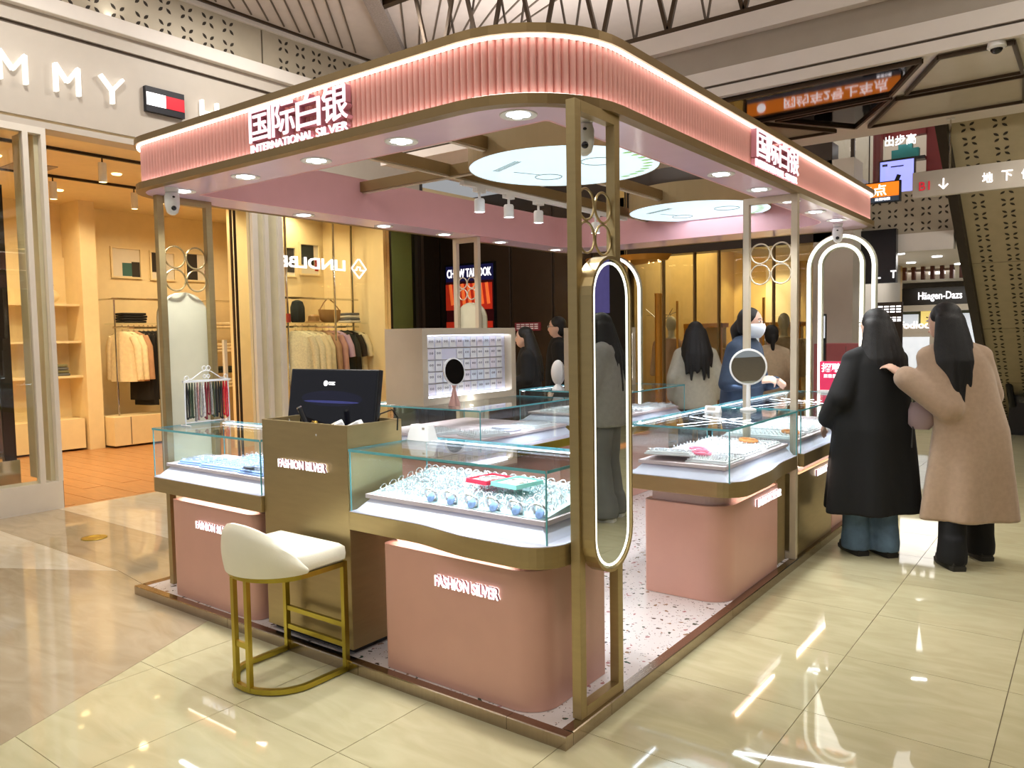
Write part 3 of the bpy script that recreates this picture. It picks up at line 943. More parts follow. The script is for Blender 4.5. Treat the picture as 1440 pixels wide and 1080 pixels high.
# ---------------------------------------------------------------- escalator seen from below
es = thing('escalator', 'huge sloping escalator underside clad in perforated bronze panels', 'escalator', (1.3, 11.4, 0))
EY0, EY1 = 11.5, 3.4                                   # foot on the floor, head towards the viewer
SL = 3.52/(11.5-6.0)
def ez(y):
    return (EY0-y)*SL
nrm = Vector((0, -SL, -1)).normalized()
for k in range(5):
    ya, yb = EY0-k*1.16, EY0-(k+1)*1.16+0.01
    if ez(yb) > 5:
        break
    for j in range(2):
        xa, xb = 0.31+j*1.31, 0.31+(j+1)*1.31-0.01
        obj('soffit_panel', MB().plate([(xa, ya, ez(ya)), (xb, ya, ez(ya)), (xb, yb, ez(yb)), (xa, yb, ez(yb))], 0.05, nrm), 'escalator_panel', es)
pm = MB()
rt, upv = Vector((1, 0, 0)), Vector((0, -1, SL)).normalized()
rt2 = Vector((-1, 0, 0))
for i in range(9):
    for j in range(34):
        s = 0.3+j*0.186
        y = EY0-s*(1/math.sqrt(1+SL*SL))
        if ez(y) > 4.3:
            continue
        c = Vector((0.46+i*0.255, y, ez(y)))+nrm*0.002
        petal_cross(pm, c, rt, upv, 0.082, 0.002, 0.3) if rt.cross(upv).dot(nrm) > 0 else petal_cross(pm, c, rt2, upv, 0.082, 0.002, 0.3)
obj('perforation', pm, 'perforation', es, kind='stuff')
ed = MB()
ed.bar((0.26, EY0, 0.02), (0.26, 5.78, ez(5.78)), 0.09, 0.2)
obj('side_frame', ed, 'dark_metal', es)
obj('end_cover', MB().box(0.5, 1.9, 10.55, 11.2, 0, 0.55), 'black_plastic', es)
obj('handrail', MB().tube([(0.55, 10.5, 0.4), (0.5, 10.4, 0.75), (0.55, 10.4, 1.02), (0.75, 10.5, 1.1), (1.6, 10.9, 1.1)], 0.045, 8), 'black_plastic', es, smooth=True)
obj('glass_skirt', MB().box(0.62, 1.7, 10.5, 10.52, 0.45, 1.04), 'shop_glass', es)
obj('notice', MB().box(0.9, 1.05, 10.48, 10.5, 0.55, 0.95), 'white_plastic', es)

# ---------------------------------------------------------------- far side of the mall (seen in the standing mirror)
wr = struct('wall_right', MB().box(6.3, 6.5, -7, 12, 0, 5), 'dark_brown', label='dark far wall of the mall hall')
mat('purple_banner', (120, 110, 190), 0.6, emit=0.25, ecol=(120, 110, 190))
obj('purple_banner', MB().box(6.22, 6.3, 10.2, 11.1, 1.9, 4.2), 'purple_banner', wr)
obj('orange_band', MB().box(6.27, 6.3, 9.0, 12.0, 0.74, 0.84), 'orange_sign', wr)
for i, (lx, ly) in enumerate(MALL_LAMPS):
    d = thing('ceiling_downlight', 'round recessed lamp in the pale atrium ceiling', 'light', (lx, ly, 4.99), 'lamps of the atrium ceiling')
    obj('rim', MB().ring(rrect(lx-0.28, lx+0.28, ly-0.28, ly+0.28, 0.27, 4), rrect(lx-0.25, lx+0.25, ly-0.25, ly+0.25, 0.24, 4), 4.965, 5.0), 'white_plastic', d)
    obj('diffuser', MB().prism(rrect(lx-0.25, lx+0.25, ly-0.25, ly+0.25, 0.24, 4), 4.975, 4.99), 'lens_warm', d)
for lx, ly in SLAB_FILLS:  # fixtures for the lamps added to brighten the escalator
    d = thing('slab_fill_lamp', 'added round lamp in the dropped white slab beyond the direction sign', 'light', (lx, ly, 3.29), 'added lamps of the dropped slab')
    obj('rim', MB().lathe([(0.15, 0.0), (0.17, -0.008), (0.172, 0.012), (0.15, 0.012)], (lx, ly, 3.295), 24), 'white_plastic', d)
    obj('diffuser', MB().lathe([(0.0001, 0.0), (0.15, 0.0), (0.15, 0.01), (0.0001, 0.01)], (lx, ly, 3.292), 24), 'lens_warm', d)
for lx, ly in SHOP_LAMPS:
    tag(obj('shop_downlight', MB().lathe([(0.0001, 0), (0.05, 0), (0.056, 0.012), (0.0001, 0.012)], (lx, ly, 3.438), 14), 'lens_warm'), 'small warm downlight in the clothing shop ceiling', 'light', 'downlights of the clothing shop')
struct('wall_far', MB().box(2.95, 6.5, 11.9, 12.1, 0, 5), 'grey_paint', label='plain far wall beyond the escalator')
# ================================================================ KIOSK
PX0, PX1, PY0, PY1 = -3.05, 0.0, 0.0, 4.85
pf = thing('kiosk_platform', 'low terrazzo platform with polished metal edging under the pink kiosk', 'platform', (-1.5, 2.4, 0))
obj('terrazzo_slab', MB().box(PX0+0.045, PX1-0.045, PY0+0.045, PY1-0.045, 0, 0.048), 'terrazzo', pf)
def edging(p, q, inward):
    """L-shaped metal edge strip between two floor points"""
    p, q, n = Vector((*p, 0)), Vector((*q, 0)), Vector((*inward, 0))
    prof = [(0, 0), (0.05, 0), (0.05, 0.049), (0.004, 0.052), (0, 0.048)]
    obj('metal_edge', MB().loft([[tuple(a+n*u+Vector((0, 0, z))) for u, z in prof] for a in (p, q)]), 'steel_edge', pf)
for a, b in ((-3.05, -2.1), (-2.098, -1.1), (-1.098, -0.27), (-0.268, 0.0)):
    edging((a, 0), (b, 0), (0, 1))
    edging((b, PY1), (a, PY1), (0, -1))
for a, b in ((0.052, 0.33), (0.332, 1.6), (1.602, 3.2), (3.202, 4.8)):
    edging((0, a), (0, b), (-1, 0))
    edging((PX0, b), (PX0, a), (1, 0))

# ---------------------------------------------------------------- canopy
CZ0, CZ1 = 2.345, 2.632
RAD = [0.30, 0.46, 0.20, 0.30]
def outl(d):
    return rrect(PX0+d, PX1-d, PY0+d, PY1-d, [max(0.01, r-d) for r in RAD], 10)
INN = rrect(-2.72, -0.27, 0.33, 4.35, [0.02, 0.02, 0.3, 0.3], 10)
INN2 = rrect(-2.73, -0.26, 0.32, 4.36, [0.02, 0.02, 0.31, 0.31], 10)
cp = thing('kiosk_canopy', 'rounded pink fluted canopy ring with bronze trims and glowing edge strips', 'canopy', (-1.5, 2.4, CZ0))
obj('top_trim', MB().ring(outl(0.0), outl(0.05), 2.598, CZ1), 'bronze_trim', cp)
obj('bottom_trim', MB().ring(outl(0.0), outl(0.05), CZ0, 2.382), 'bronze_trim', cp)
obj('core', MB().ring(outl(0.05), outl(0.07), 2.38, 2.6), 'pink_flute', cp)
obj('roof', MB().ring(outl(0.05), INN2, 2.612, 2.628), 'pink_inner', cp)
obj('soffit', MB().ring(outl(0.05), INN2, CZ0+0.001, CZ0+0.012), 'pink_soffit', cp)
obj('inner_fascia', MB().ring(INN2, INN, CZ0, 2.625), 'pink_inner', cp)
obj('light_strip', MB().ring(outl(0.012), outl(0.026), 2.590, 2.597), 'led_pink', cp)
obj('light_strip', MB().ring(outl(0.014), outl(0.026), 2.383, 2.387), 'led_pink', cp)
# fluted slats: walk along the outline; the two faces in view get single slats
def walk(poly, step, start=0.0):
    out, acc = [], start
    n = len(poly)
    for i in range(n):
        p, q = Vector(poly[i]), Vector(poly[(i+1) % n])
        L = (q-p).length
        if L < 1e-6:
            continue
        t = (q-p)/L
        while acc < L:
            out.append((p+t*acc, t))
            acc += step
        acc -= L
    return out
def flute(w, h):
    prof = []
    for k in range(7):
        a = PI*k/6
        prof.append((math.cos(a)*w/2, math.sin(a)*w*0.72))
    return [[(x, -y, z) for x, y in prof] for z in (0, h)]
fm = mesh_from(MB().loft(flute(0.0285, 0.208)), 'pink_flute', smooth=True)
rest = MB()
ns = 0
for p, t in walk(outl(0.051), 0.0305):
    seen = (p.y < 1.0 and p.x > -3.0) or p.x > -1.0 and p.y < 4.8
    if seen and ns < 300:
        o = child('slat', fm, cp, (p.x+1.5, p.y-2.4, 2.386-CZ0), (0, 0, math.atan2(t.y, t.x)))
        ns += 1
    else:
        k = len(rest.v)
        rest.loft(flute(0.0285, 0.208))
        rest.xf(Matrix.Translation((p.x, p.y, 2.386)) @ Matrix.Rotation(math.atan2(t.y, t.x), 4, 'Z'), k)
obj('fluting', rest, 'pink_flute', cp, smooth=True, kind='stuff')

# fascia signs, built as glowing solid characters standing off the fluting
def kiosk_sign(org, right, Wd, lab, nrm):
    up = (0, 0, 1)
    t = thing('kiosk_sign', lab, 'sign', org, 'kiosk name signs')
    r = Vector(right)
    n = Vector(nrm)
    o = Vector(org)
    for k, ch in enumerate('国际白银'):
        cw = Wd*0.235
        oo = o+r*(Wd*(0.0+0.255*k))
        obj('character', text_mb(ch, cw, 0.150, oo+Vector((0, 0, 0.048))+n*0.034, right, up, 0.006, 0.004), 'sign_pinkwhite', t)
        obj('character_shadow_side', text_mb(ch, cw, 0.150, oo+Vector((0, 0, 0.048))+n*0.004, right, up, 0.029, 0.008), 'sign_side', t)
    for wd, u0, u1 in (('INTERNATIONAL', 0.0, 0.655), ('SILVER', 0.69, 0.99)):
        obj('lettering', text_mb(wd, Wd*(u1-u0), 0.037, o+r*(Wd*u0)+Vector((0, 0, 0.002))+n*0.026, right, up, 0.008, 0.004), 'sign_pinkwhite', t)
        obj('lettering_side', text_mb(wd, Wd*(u1-u0), 0.037, o+r*(Wd*u0)+Vector((0, 0, 0.002))+n*0.004, right, up, 0.021, 0.008), 'sign_side', t)
    return t
kiosk_sign((-1.745, 0.030, 2.378), (1, 0, 0), 0.69, 'glowing kiosk name in white characters on the canopy side over the stool', (0, -1, 0))
kiosk_sign((-0.030, 1.92, 2.388), (0, 1, 0), 0.72, 'glowing kiosk name in white characters on the canopy side over the aisle customers', (1, 0, 0))

# ---------------------------------------------------------------- beams, light discs, track lights inside the canopy
bm = thing('canopy_beam', 'bronze box beam crossing the canopy opening beside the round light disc', 'beam', (-1.5, 1.6, 2.52), 'beams in the canopy opening')
obj('box_section', MB().box(-2.72, -0.27, 1.57, 1.63, 2.53, 2.60), 'bronze_trim', bm)
obj('underside_strip', MB().box(-2.715, -0.275, 1.585, 1.615, 2.522, 2.53), 'champagne_light', bm)
for x, lab in ((-1.9, 'bronze box beam carrying the white spotlight track'), (-1.28, 'bronze box beam running above both round light discs')):
    bm = thing('canopy_beam', lab, 'beam', (x, 2.3, 2.52), 'beams in the canopy opening')
    obj('box_section', MB().box(x-0.03, x+0.03, 0.33, 4.35, 2.535, 2.605), 'bronze_trim', bm)
    obj('underside_strip', MB().box(x-0.015, x+0.015, 0.335, 4.345, 2.527, 2.535), 'champagne_light', bm)
mat('disc_glow', (226, 242, 252), 0.4, emit=0.9, ecol=(206, 234, 250), var=0.06, scale=3)
mat('disc_ink', (140, 150, 140), 0.5, emit=0.35, ecol=(150, 170, 166))
mat('disc_leaf', (150, 196, 120), 0.5, emit=0.5, ecol=(160, 206, 130))
for cx, cy, lab in ((-1.11, 1.74, 'pale glowing round ceiling disc printed with jewellery, hung near the front post'), (-1.2, 3.93, 'pale glowing round ceiling disc hung at the far end of the canopy')):
    d = thing('light_disc', lab, 'ceiling light', (cx, cy, 2.51), 'round light discs')
    obj('drum', MB().lathe([(0.57, 0.0), (0.575, 0.0), (0.575, 0.16), (0.57, 0.16)], (cx, cy, 2.50), 56), 'drum_tan', d)
    obj('lid', MB().lathe([(0.0001, 0.0), (0.57, 0.0), (0.57, 0.006), (0.0001, 0.006)], (cx, cy, 2.65), 40), 'drum_tan', d)
    obj('glow_face', MB().lathe([(0.0001, 0.0), (0.569, 0.0), (0.569, 0.01), (0.0001, 0.01)], (cx, cy, 2.502), 56), 'disc_glow', d)
    for dx, dy, rr in ((0.25, -0.02, 0.10), (-0.22, 0.16, 0.085)):
        obj('necklace_print', MB().torus((cx+dx, cy+dy, 2.5015), rr, 0.004, (0, 0, 1), 24, 4), 'disc_ink', d)
    obj('chain_print', MB().bar((cx-0.30, cy-0.1, 2.5015), (cx-0.22, cy+0.08, 2.5015), 0.006, 0.004), 'disc_ink', d)
    lfm = mesh_from(MB().ellip((0, 0, 0), (0.035, 0.02, 0.002), 8, 4), 'disc_leaf')
    for a in range(10):
        b = -0.2+a*0.16
        child('leaf_print', lfm, d, (0.50*math.cos(b), 0.50*math.sin(b), -0.0085))
    obj('small_print', print_row(9, 0.3, 0.04, (cx-0.36, cy-0.18, 2.5005), (0.9, -0.43, 0), (-0.43, -0.9, 0), 0.002), 'disc_ink', d, kind='stuff')
    light('disc_light', 'AREA', (cx, cy, 2.49), 7, COOL, 1.0, (cx, cy, 0))
tk = thing('spotlight_track', 'white ceiling track holding four small spotlights', 'track', (-1.9, 2.8, 2.5))
obj('rail', MB().box(-1.92, -1.88, 1.72, 3.95, 2.498, 2.526), 'white_plastic', tk)
for y, nth in ((1.9, 'first spotlight on the white track, at its end by the round disc'), (2.23, 'second spotlight on the white track from the round disc'), (2.6, 'third spotlight on the white track from the round disc'), (3.43, 'lone spotlight on the white track behind the front post')):
    s = thing('track_spotlight', nth, 'spotlight', (-1.9, y, 2.5), 'spotlights on the white track')
    obj('adapter', MB().box(-1.918, -1.882, y-0.05, y+0.05, 2.472, 2.5), 'white_plastic', s)
    obj('stem', MB().tube([(-1.9, y, 2.475), (-1.9, y, 2.43)], 0.009, 8), 'white_plastic', s)
    obj('lamp_body', MB().lathe([(0.0001, 0.09), (0.03, 0.09), (0.036, 0.08), (0.036, 0.012), (0.04, 0.0), (0.034, 0.0), (0.03, 0.02), (0.0001, 0.02)], (-1.9, y, 2.34), 18), 'white_plastic', s, smooth=True)
    obj('lens', MB().lathe([(0.0001, 0), (0.033, 0), (0.033, 0.006), (0.0001, 0.006)], (-1.9, y, 2.341), 18), 'led_lens', s)
    light('track_spot_light', 'SPOT', (-1.9, y, 2.335), 9, COOL, 0.03, (-2.0, y, 1.0), 1.0)

# ---------------------------------------------------------------- downlights in the soffit
def downlight(x, y, lab, e=10):
    d = thing('soffit_downlight', lab, 'downlight', (x, y, CZ0), 'downlights in the pink soffit')
    obj('rim', MB().lathe([(0.052, -0.001), (0.072, -0.004), (0.074, 0.0), (0.052, 0.003)], (x, y, CZ0), 24), 'white_plastic', d, smooth=True)
    obj('reflector', MB().lathe([(0.0001, -0.001), (0.053, -0.001), (0.053, 0.002), (0.0001, 0.002)], (x, y, CZ0), 24), 'silver', d)
    for k in range(4):
        a = PI/4+k*PI/2
        obj('lens', MB().lathe([(0.0001, 0), (0.0225, 0), (0.02, -0.003), (0.0001, -0.0035)], (x+0.0255*math.cos(a), y+0.0255*math.sin(a), CZ0-0.002), 10), 'led_lens', d)
    light('downlight_beam', 'SPOT', (x, y, CZ0-0.015), e, (0.97, 0.99, 1.0), 0.045, (x, y, 0), 1.75, 0.8)
ORD = ['first', 'second', 'third', 'fourth', 'fifth', 'sixth', 'seventh']
for k, x in enumerate((-0.307, -0.937, -1.505, -2.072, -2.676)):
    downlight(x, 0.19, ORD[k]+' round downlight from the rounded corner along the stool side of the soffit', 62)
for k, y in enumerate((1.81, 2.40, 2.96, 3.55, 4.1)):
    downlight(-0.15, y, ORD[k]+' round downlight from the rounded corner along the aisle side of the soffit', 62)
for k, y in enumerate((1.2, 1.95, 2.64, 3.4, 4.3)):
    downlight(-2.885, y, ORD[k]+' round downlight from the sign end in the far side of the soffit', 22)

def pan_camera(x, y, aim, lab):
    c = thing('pan_camera', lab, 'camera', (x, y, CZ0-0.15), 'white cameras under the soffit', )
    obj('mount', MB().lathe([(0.0001, 0.0), (0.038, 0.0), (0.036, -0.022), (0.022, -0.03), (0.0001, -0.03)], (x, y, CZ0), 18), 'white_plastic', c, smooth=True)
    obj('body', MB().lathe([(0.0001, -0.028), (0.034, -0.03), (0.04, -0.05), (0.039, -0.10), (0.03, -0.135), (0.014, -0.148), (0.0001, -0.15)], (x, y, CZ0), 20), 'white_plastic', c, smooth=True)
    a = Vector((aim[0], aim[1], 0)).normalized()
    obj('lens', MB().ellip((x+a.x*0.032, y+a.y*0.032, CZ0-0.115), (0.014, 0.014, 0.014), 10, 8), 'black_plastic', c, smooth=True)
    obj('sensor', MB().ellip((x+a.x*0.038, y+a.y*0.038, CZ0-0.055), (0.008, 0.008, 0.006), 8, 6), 'black_plastic', c, smooth=True)
pan_camera(-2.63, 0.10, (1, -0.3), 'white pan camera hanging at the sign end of the soffit, over the left post')
pan_camera(-0.13, 0.38, (0.6, -0.8), 'white pan camera hanging inside the frame of the mirror post')
pan_camera(-0.2, 4.34, (0.2, -1), 'white pan camera hanging above the glowing arches')

# ---------------------------------------------------------------- posts with ring ornaments
def post(p, q, lab, m='champagne', z1=CZ0, rings=True):
    """two uprights at floor points p and q joined by bars, with four rings"""
    p, q = Vector((*p, 0)), Vector((*q, 0))
    c = (p+q)/2
    t = thing('post_frame', lab, 'post', (c.x, c.y, 0.05), 'kiosk posts')
    d = (q-p)
    L = d.length
    d.normalize()
    W2 = 0.02
    n = Vector((-d.y, d.x, 0))
    for a in (p, q):
        s = MB().bar((a.x, a.y, 0.05), (a.x, a.y, z1), 0.04, 0.04, up=tuple(n))
        obj('upright', s, m, t, bevel=0.002)
    obj('top_bar', MB().bar(p+Vector((0, 0, z1-0.02))+d*W2, q+Vector((0, 0, z1-0.02))-d*W2, 0.04, 0.04), m, t)
    obj('bottom_bar', MB().bar(p+Vector((0, 0, 0.07))+d*W2, q+Vector((0, 0, 0.07))-d*W2, 0.04, 0.04), m, t)
    if rings:
        r = (L-0.04)/4
        for i in (-1, 1):
            for k in (0, 1):
                cc = c+d*(i*r)+Vector((0, 0, 1.86+2*r*k))
                obj('ring', MB().torus(cc, r-0.004, 0.005, tuple(n), 28, 6), m, t, smooth=True)
    return t
post((-0.04, 0.16), (-0.04, 0.445), 'champagne metal post with rings carrying the lit oval mirror')
post((-2.9, 0.17), (-2.9, 0.48), 'champagne metal post with rings at the shop end of the kiosk')
post((-0.335, 2.70), (-0.03, 2.70), 'pale metal post with rings standing in the aisle counter', 'champagne_light')
post((-3.03, 2.95), (-2.79, 2.95), 'pale metal post with rings behind the lit card display', 'champagne_light')

def stadium(y0, y1, z0, z1, n=14):
    r = (y1-y0)/2
    c = (y0+y1)/2
    out = []
    for k in range(n+1):
        a = PI*k/n
        out.append((c+r*math.cos(a), z1-r+r*math.sin(a)))
    for k in range(n+1):
        a = PI+PI*k/n
        out.append((c+r*math.cos(a), z0+r+r*math.sin(a)))
    return out
def oval_mirror(loc, rz, lab, back=False, w=0.30, h=1.2):
    """body along local y, mirror side towards +x"""
    t = thing('oval_mirror', lab, 'mirror', loc, 'oval mirrors on the posts', rz)
    def slab(d, x0, x1):
        poly = stadium(-w/2+d, w/2-d, d, h-d)
        return MB().add([(x0, y, z) for y, z in poly]+[(x1, y, z) for y, z in poly],
                        [tuple(reversed(range(len(poly)))), tuple(range(len(poly), 2*len(poly)))]+[(i, (i+1) % len(poly), len(poly)+(i+1) % len(poly), len(poly)+i) for i in range(len(poly))])
    def rim(d0, d1, x0, x1):
        a, b = stadium(-w/2+d0, w/2-d0, d0, h-d0), stadium(-w/2+d1, w/2-d1, d1, h-d1)
        n = len(a)
        mb = MB()
        mb.ring(a, b, x0, x1)
        mb.v = [(p[2], p[0], p[1]) for p in mb.v]
        return mb
    obj('casing', slab(0.0, 0.0, 0.05), 'champagne' if not back else 'beige_panel', t, local=True)
    obj('rim', rim(0.0, 0.012, 0.05, 0.062), 'champagne', t, local=True)
    obj('mirror_face', slab(0.012, 0.05, 0.054), 'mirror_face', t, local=True)
    obj('light_line', rim(0.022, 0.031, 0.054, 0.0565), 'led_neon', t, local=True)
    return t
oval_mirror((-0.028, 0.303, 0.59), 0.0, 'tall oval mirror with a glowing rim hung on the front post')
oval_mirror((-2.925, 0.325, 0.59), PI, 'beige back of an oval mirror on the post by the clothing shop', True)
oval_mirror((-2.91, 2.975, 0.59), PI/2, 'beige back of an oval mirror behind the lit card display', True)

# second arch lamp behind the mirror and the double neon arch at the far corner
def arch(name, y, x0, x1, z1, r, m, t):
    R = (x1-x0)/2
    c = (x0+x1)/2
    pts = [(x0, y, 0.06)]+[(c-R*math.cos(PI*k/22), y, z1-R+R*math.sin(PI*k/22)) for k in range(23)]+[(x1, y, 0.06)]
    return obj(name, MB().tube(pts, r, 10), m, t, smooth=True)
ar = thing('light_arch', 'double glowing white tube arch at the far corner of the kiosk', 'arch lamp', (-0.23, 4.6, 0.05))
mat('arch_grey', (190, 190, 170), 0.4, 0.3)
arch('outer_tube', 4.575, -0.492, 0.02, 2.275, 0.014, 'led_neon', ar)
arch('inner_tube', 4.575, -0.40, -0.07, 2.20, 0.014, 'led_neon', ar)
arch('outer_frame', 4.60, -0.495, 0.023, 2.278, 0.024, 'arch_grey', ar)
arch('inner_frame', 4.60, -0.398, -0.072, 2.198, 0.024, 'arch_grey', ar)
a2 = thing('light_arch', 'double glowing white tube arch behind the oval mirror at the far end', 'arch lamp', (-2.6, 4.78, 0.05))
for nm, yq, i_, zz, rr, mm in (('outer_tube', 4.765, 0.0, 2.275, 0.014, 'led_neon'), ('outer_frame', 4.79, 0.0, 2.278, 0.024, 'arch_grey')):
    arch(nm, yq, -2.9+i_, -2.20-i_, zz, rr, mm, a2)
light('arch_glow', 'AREA', (-0.23, 4.55, 1.6), 3, (1, 0.98, 0.9), 0.3, (0.3, 0, 1.4), size_y=1.0)
# ================================================================ COUNTERS
def sparkle(mb, x0, x1, y0, y1, z, n, r0=0.006, r1=0.012, slope=0.0):
    """small standing rings scattered over a tray"""
    for _ in range(n):
        x, y = random.uniform(x0, x1), random.uniform(y0, y1)
        r = random.uniform(r0, r1)
        a = random.uniform(0, PI)
        mb.torus((x, y, z+r*0.7+(y-y0)*slope), r, r*0.2, (math.cos(a), math.sin(a), random.uniform(-0.3, 0.6)), 8, 4)
    return mb

def glass_case(t, x0, x1, y0, y1, z0=0.72, z1=1.0, led=True):
    e = 0.008
    obj('pane', MB().box(x0, x1, y0, y0+e, z0, z1-e), 'clear_glass', t)
    obj('pane', MB().box(x0, x1, y1-e, y1, z0, z1-e), 'clear_glass', t)
    obj('pane', MB().box(x0, x0+e, y0+e, y1-e, z0, z1-e), 'clear_glass', t)
    obj('pane', MB().box(x1-e, x1, y0+e, y1-e, z0, z1-e), 'clear_glass', t)
    obj('top_pane', MB().box(x0-0.004, x1+0.004, y0-0.004, y1+0.004, z1-e, z1), 'clear_glass', t)
    w = 0.0026
    for a, b in (((x0-w, x1+w), (y0-w-0.004, y0-0.004)), ((x0-w, x1+w), (y1+0.004, y1+w+0.004)), ((x0-w-0.004, x0-0.004), (y0, y1)), ((x1+0.004, x1+w+0.004), (y0, y1))):
        obj('glass_rim', MB().box(a[0], a[1], b[0], b[1], z1-0.010, z1+0.001), 'glass_edge', t)
    for x in (x0, x1):
        for y in (y0, y1):
            obj('glass_corner', MB().box(x-w, x+w, y-w, y+w, z0, z1-0.010), 'glass_edge', t)
    if led:
        if x1-x0 > y1-y0:
            obj('led_strip', MB().box(x0+0.02, x1-0.02, y1-0.02, y1-0.010, z1-0.016, z1-0.010), 'led_cool', t)
            light('case_light', 'AREA', ((x0+x1)/2, y0+0.05, z1-0.014), 3.0, COOL, (x1-x0)*0.9, ((x0+x1)/2, y0+0.2, 0), size_y=0.03)
            light('case_light', 'AREA', ((x0+x1)/2, y1-0.06, z1-0.014), 1.8, COOL, (x1-x0)*0.9, ((x0+x1)/2, y1-0.15, 0), size_y=0.03)
        else:
            obj('led_strip', MB().box(x0+0.010, x0+0.02, y0+0.02, y1-0.02, z1-0.016, z1-0.010), 'led_cool', t)
            light('case_light', 'AREA', (x1-0.05, (y0+y1)/2, z1-0.014), 3.0, COOL, 0.03, (x1-0.2, (y0+y1)/2, 0), size_y=(y1-y0)*0.9)
            light('case_light', 'AREA', (x0+0.06, (y0+y1)/2, z1-0.014), 1.8, COOL, 0.03, (x0+0.15, (y0+y1)/2, 0), size_y=(y1-y0)*0.9)

def plinth(t, x0, x1, y0, y1, z0=0.72, z1=0.795, inset=0.06, m='white_deck'):
    """white stepped deck with sloping skirt inside the case"""
    a = rrect(x0+0.012, x1-0.012, y0+0.012, y1-0.012, 0.002, 1)
    b = rrect(x0+inset, x1-inset, y0+inset, y1-inset*0.4, 0.002, 1)
    obj('deck', MB().loft([[(x, y, z0+0.002) for x, y in a], [(x, y, z1-0.022) for x, y in b]]), m, t)
    obj('tray_board', MB().box(x0+inset*0.7, x1-inset*0.7, y0+inset*0.8, y1-inset*0.4, z1-0.018, z1), 'tray_rose', t)

def fashion_sign(org, right, up, W, H, lab):
    t = thing('brand_lettering', lab, 'sign', org, 'backlit counter lettering')
    r, u = Vector(right).normalized(), Vector(up)
    n = r.cross(u)
    obj('front', text_mb('FASHION SILVER', W, H, Vector(org)+n*0.018, right, up, 0.004, 0.006), 'sign_white', t)
    obj('return', text_mb('FASHION SILVER', W, H, Vector(org)+n*0.007, right, up, 0.011, 0.010), 'sign_side', t)
    obj('backlight', text_mb('FASHION SILVER', W, H, Vector(org)+n*0.004, right, up, 0.003, 0.02), 'sign_white', t)

def flare(x0, xa, xb, ya, yb, n=10):
    """front edge of a ledge that swings out from ya to yb between xa and xb"""
    out = [(x0, ya)]
    for k in range(n+1):
        t_ = k/n
        q = t_*t_*(3-2*t_)
        out.append((xa+(xb-xa)*t_, ya+(yb-ya)*q))
    return out
def inset(poly, d):
    cx = sum(p[0] for p in poly)/len(poly)
    cy = sum(p[1] for p in poly)/len(poly)
    return [(cx+(p[0]-cx)*(1-d), cy+(p[1]-cy)*(1-d)) for p in poly]

# -- front counter with the bangles
t = thing('glass_counter', 'glass jewellery counter on a pink rounded base beside the oval mirror post', 'counter', (-0.6, 0.3, 0.05), 'kiosk counters')
obj('base', MB().prism(rrect(-0.99, -0.155, 0.062, 0.55, [0.03, 0.13, 0.005, 0.005]), 0.05, 0.602), 'pink_lacquer', t, smooth=True)
obj('base_core', MB().prism(rrect(-0.97, -0.185, 0.115, 0.53, [0.03, 0.12, 0.005, 0.005]), 0.602, 0.636), 'base_glow', t)
obj('light_strip', MB().box(-0.96, -0.30, 0.095, 0.11, 0.628, 0.635), 'led_warm', t)
LEDGE1 = flare(-1.186, -0.80, -0.42, 0.05, -0.002)+[(x, y-0.022) for x, y in rrect(-1.186, -0.068, 0.02, 0.592, [0.01, 0.15, 0.005, 0.005])[9:]][:-9]+[(-1.186, 0.57)]
obj('ledge', MB().prism(LEDGE1, 0.636, 0.718), 'champagne', t, bevel=0.002)
obj('ledge_top', MB().prism(inset(LEDGE1, 0.004), 0.7182, 0.7212), 'white_deck', t)
glass_case(t, -1.18, -0.112, 0.06, 0.56)
plinth(t, -1.18, -0.112, 0.06, 0.56)
obj('sloped_board', MB().add([(-1.12, 0.125, 0.795), (-0.17, 0.125, 0.795), (-0.17, 0.535, 0.795), (-1.12, 0.535, 0.795), (-1.12, 0.125, 0.798), (-0.17, 0.125, 0.798), (-0.17, 0.535, 0.855), (-1.12, 0.535, 0.855)], [(0, 3, 2, 1), (4, 5, 6, 7), (0, 1, 5, 4), (1, 2, 6, 5), (2, 3, 7, 6), (3, 0, 4, 7)]), 'board_cyan', t)
fashion_sign((-0.662, 0.062, 0.476), (1, 0, 0), (0, 0, 1), 0.33, 0.046, 'backlit white lettering on the pink base beside the mirror post')
# -- counter by the shop end
t2_ = thing('glass_counter', 'glass jewellery counter with blue trays between shop end post and cash desk', 'counter', (-2.3, 0.3, 0.05), 'kiosk counters')
obj('base', MB().prism(rrect(-2.70, -1.93, 0.062, 0.5, [0.02, 0.06, 0.005, 0.005]), 0.05, 0.602), 'pink_lacquer', t2_, smooth=True)
obj('base_core', MB().box(-2.68, -1.95, 0.115, 0.49, 0.602, 0.636), 'base_glow', t2_)
obj('light_strip', MB().box(-2.68, -1.96, 0.095, 0.11, 0.628, 0.635), 'led_warm', t2_)
obj('ledge', MB().prism(rrect(-2.875, -1.822, 0.035, 0.51, [0.05, 0.005, 0.005, 0.005]), 0.636, 0.718), 'champagne', t2_, bevel=0.002)
obj('ledge_top', MB().prism(rrect(-2.873, -1.824, 0.037, 0.508, [0.048, 0.005, 0.005, 0.005]), 0.718, 0.721), 'white_deck', t2_)
glass_case(t2_, -2.845, -1.83, 0.048, 0.50)
plinth(t2_, -2.845, -1.83, 0.048, 0.50)
fashion_sign((-2.43, 0.062, 0.474), (1, 0, 0), (0, 0, 1), 0.33, 0.04, 'backlit white lettering on the pink base behind the stool')
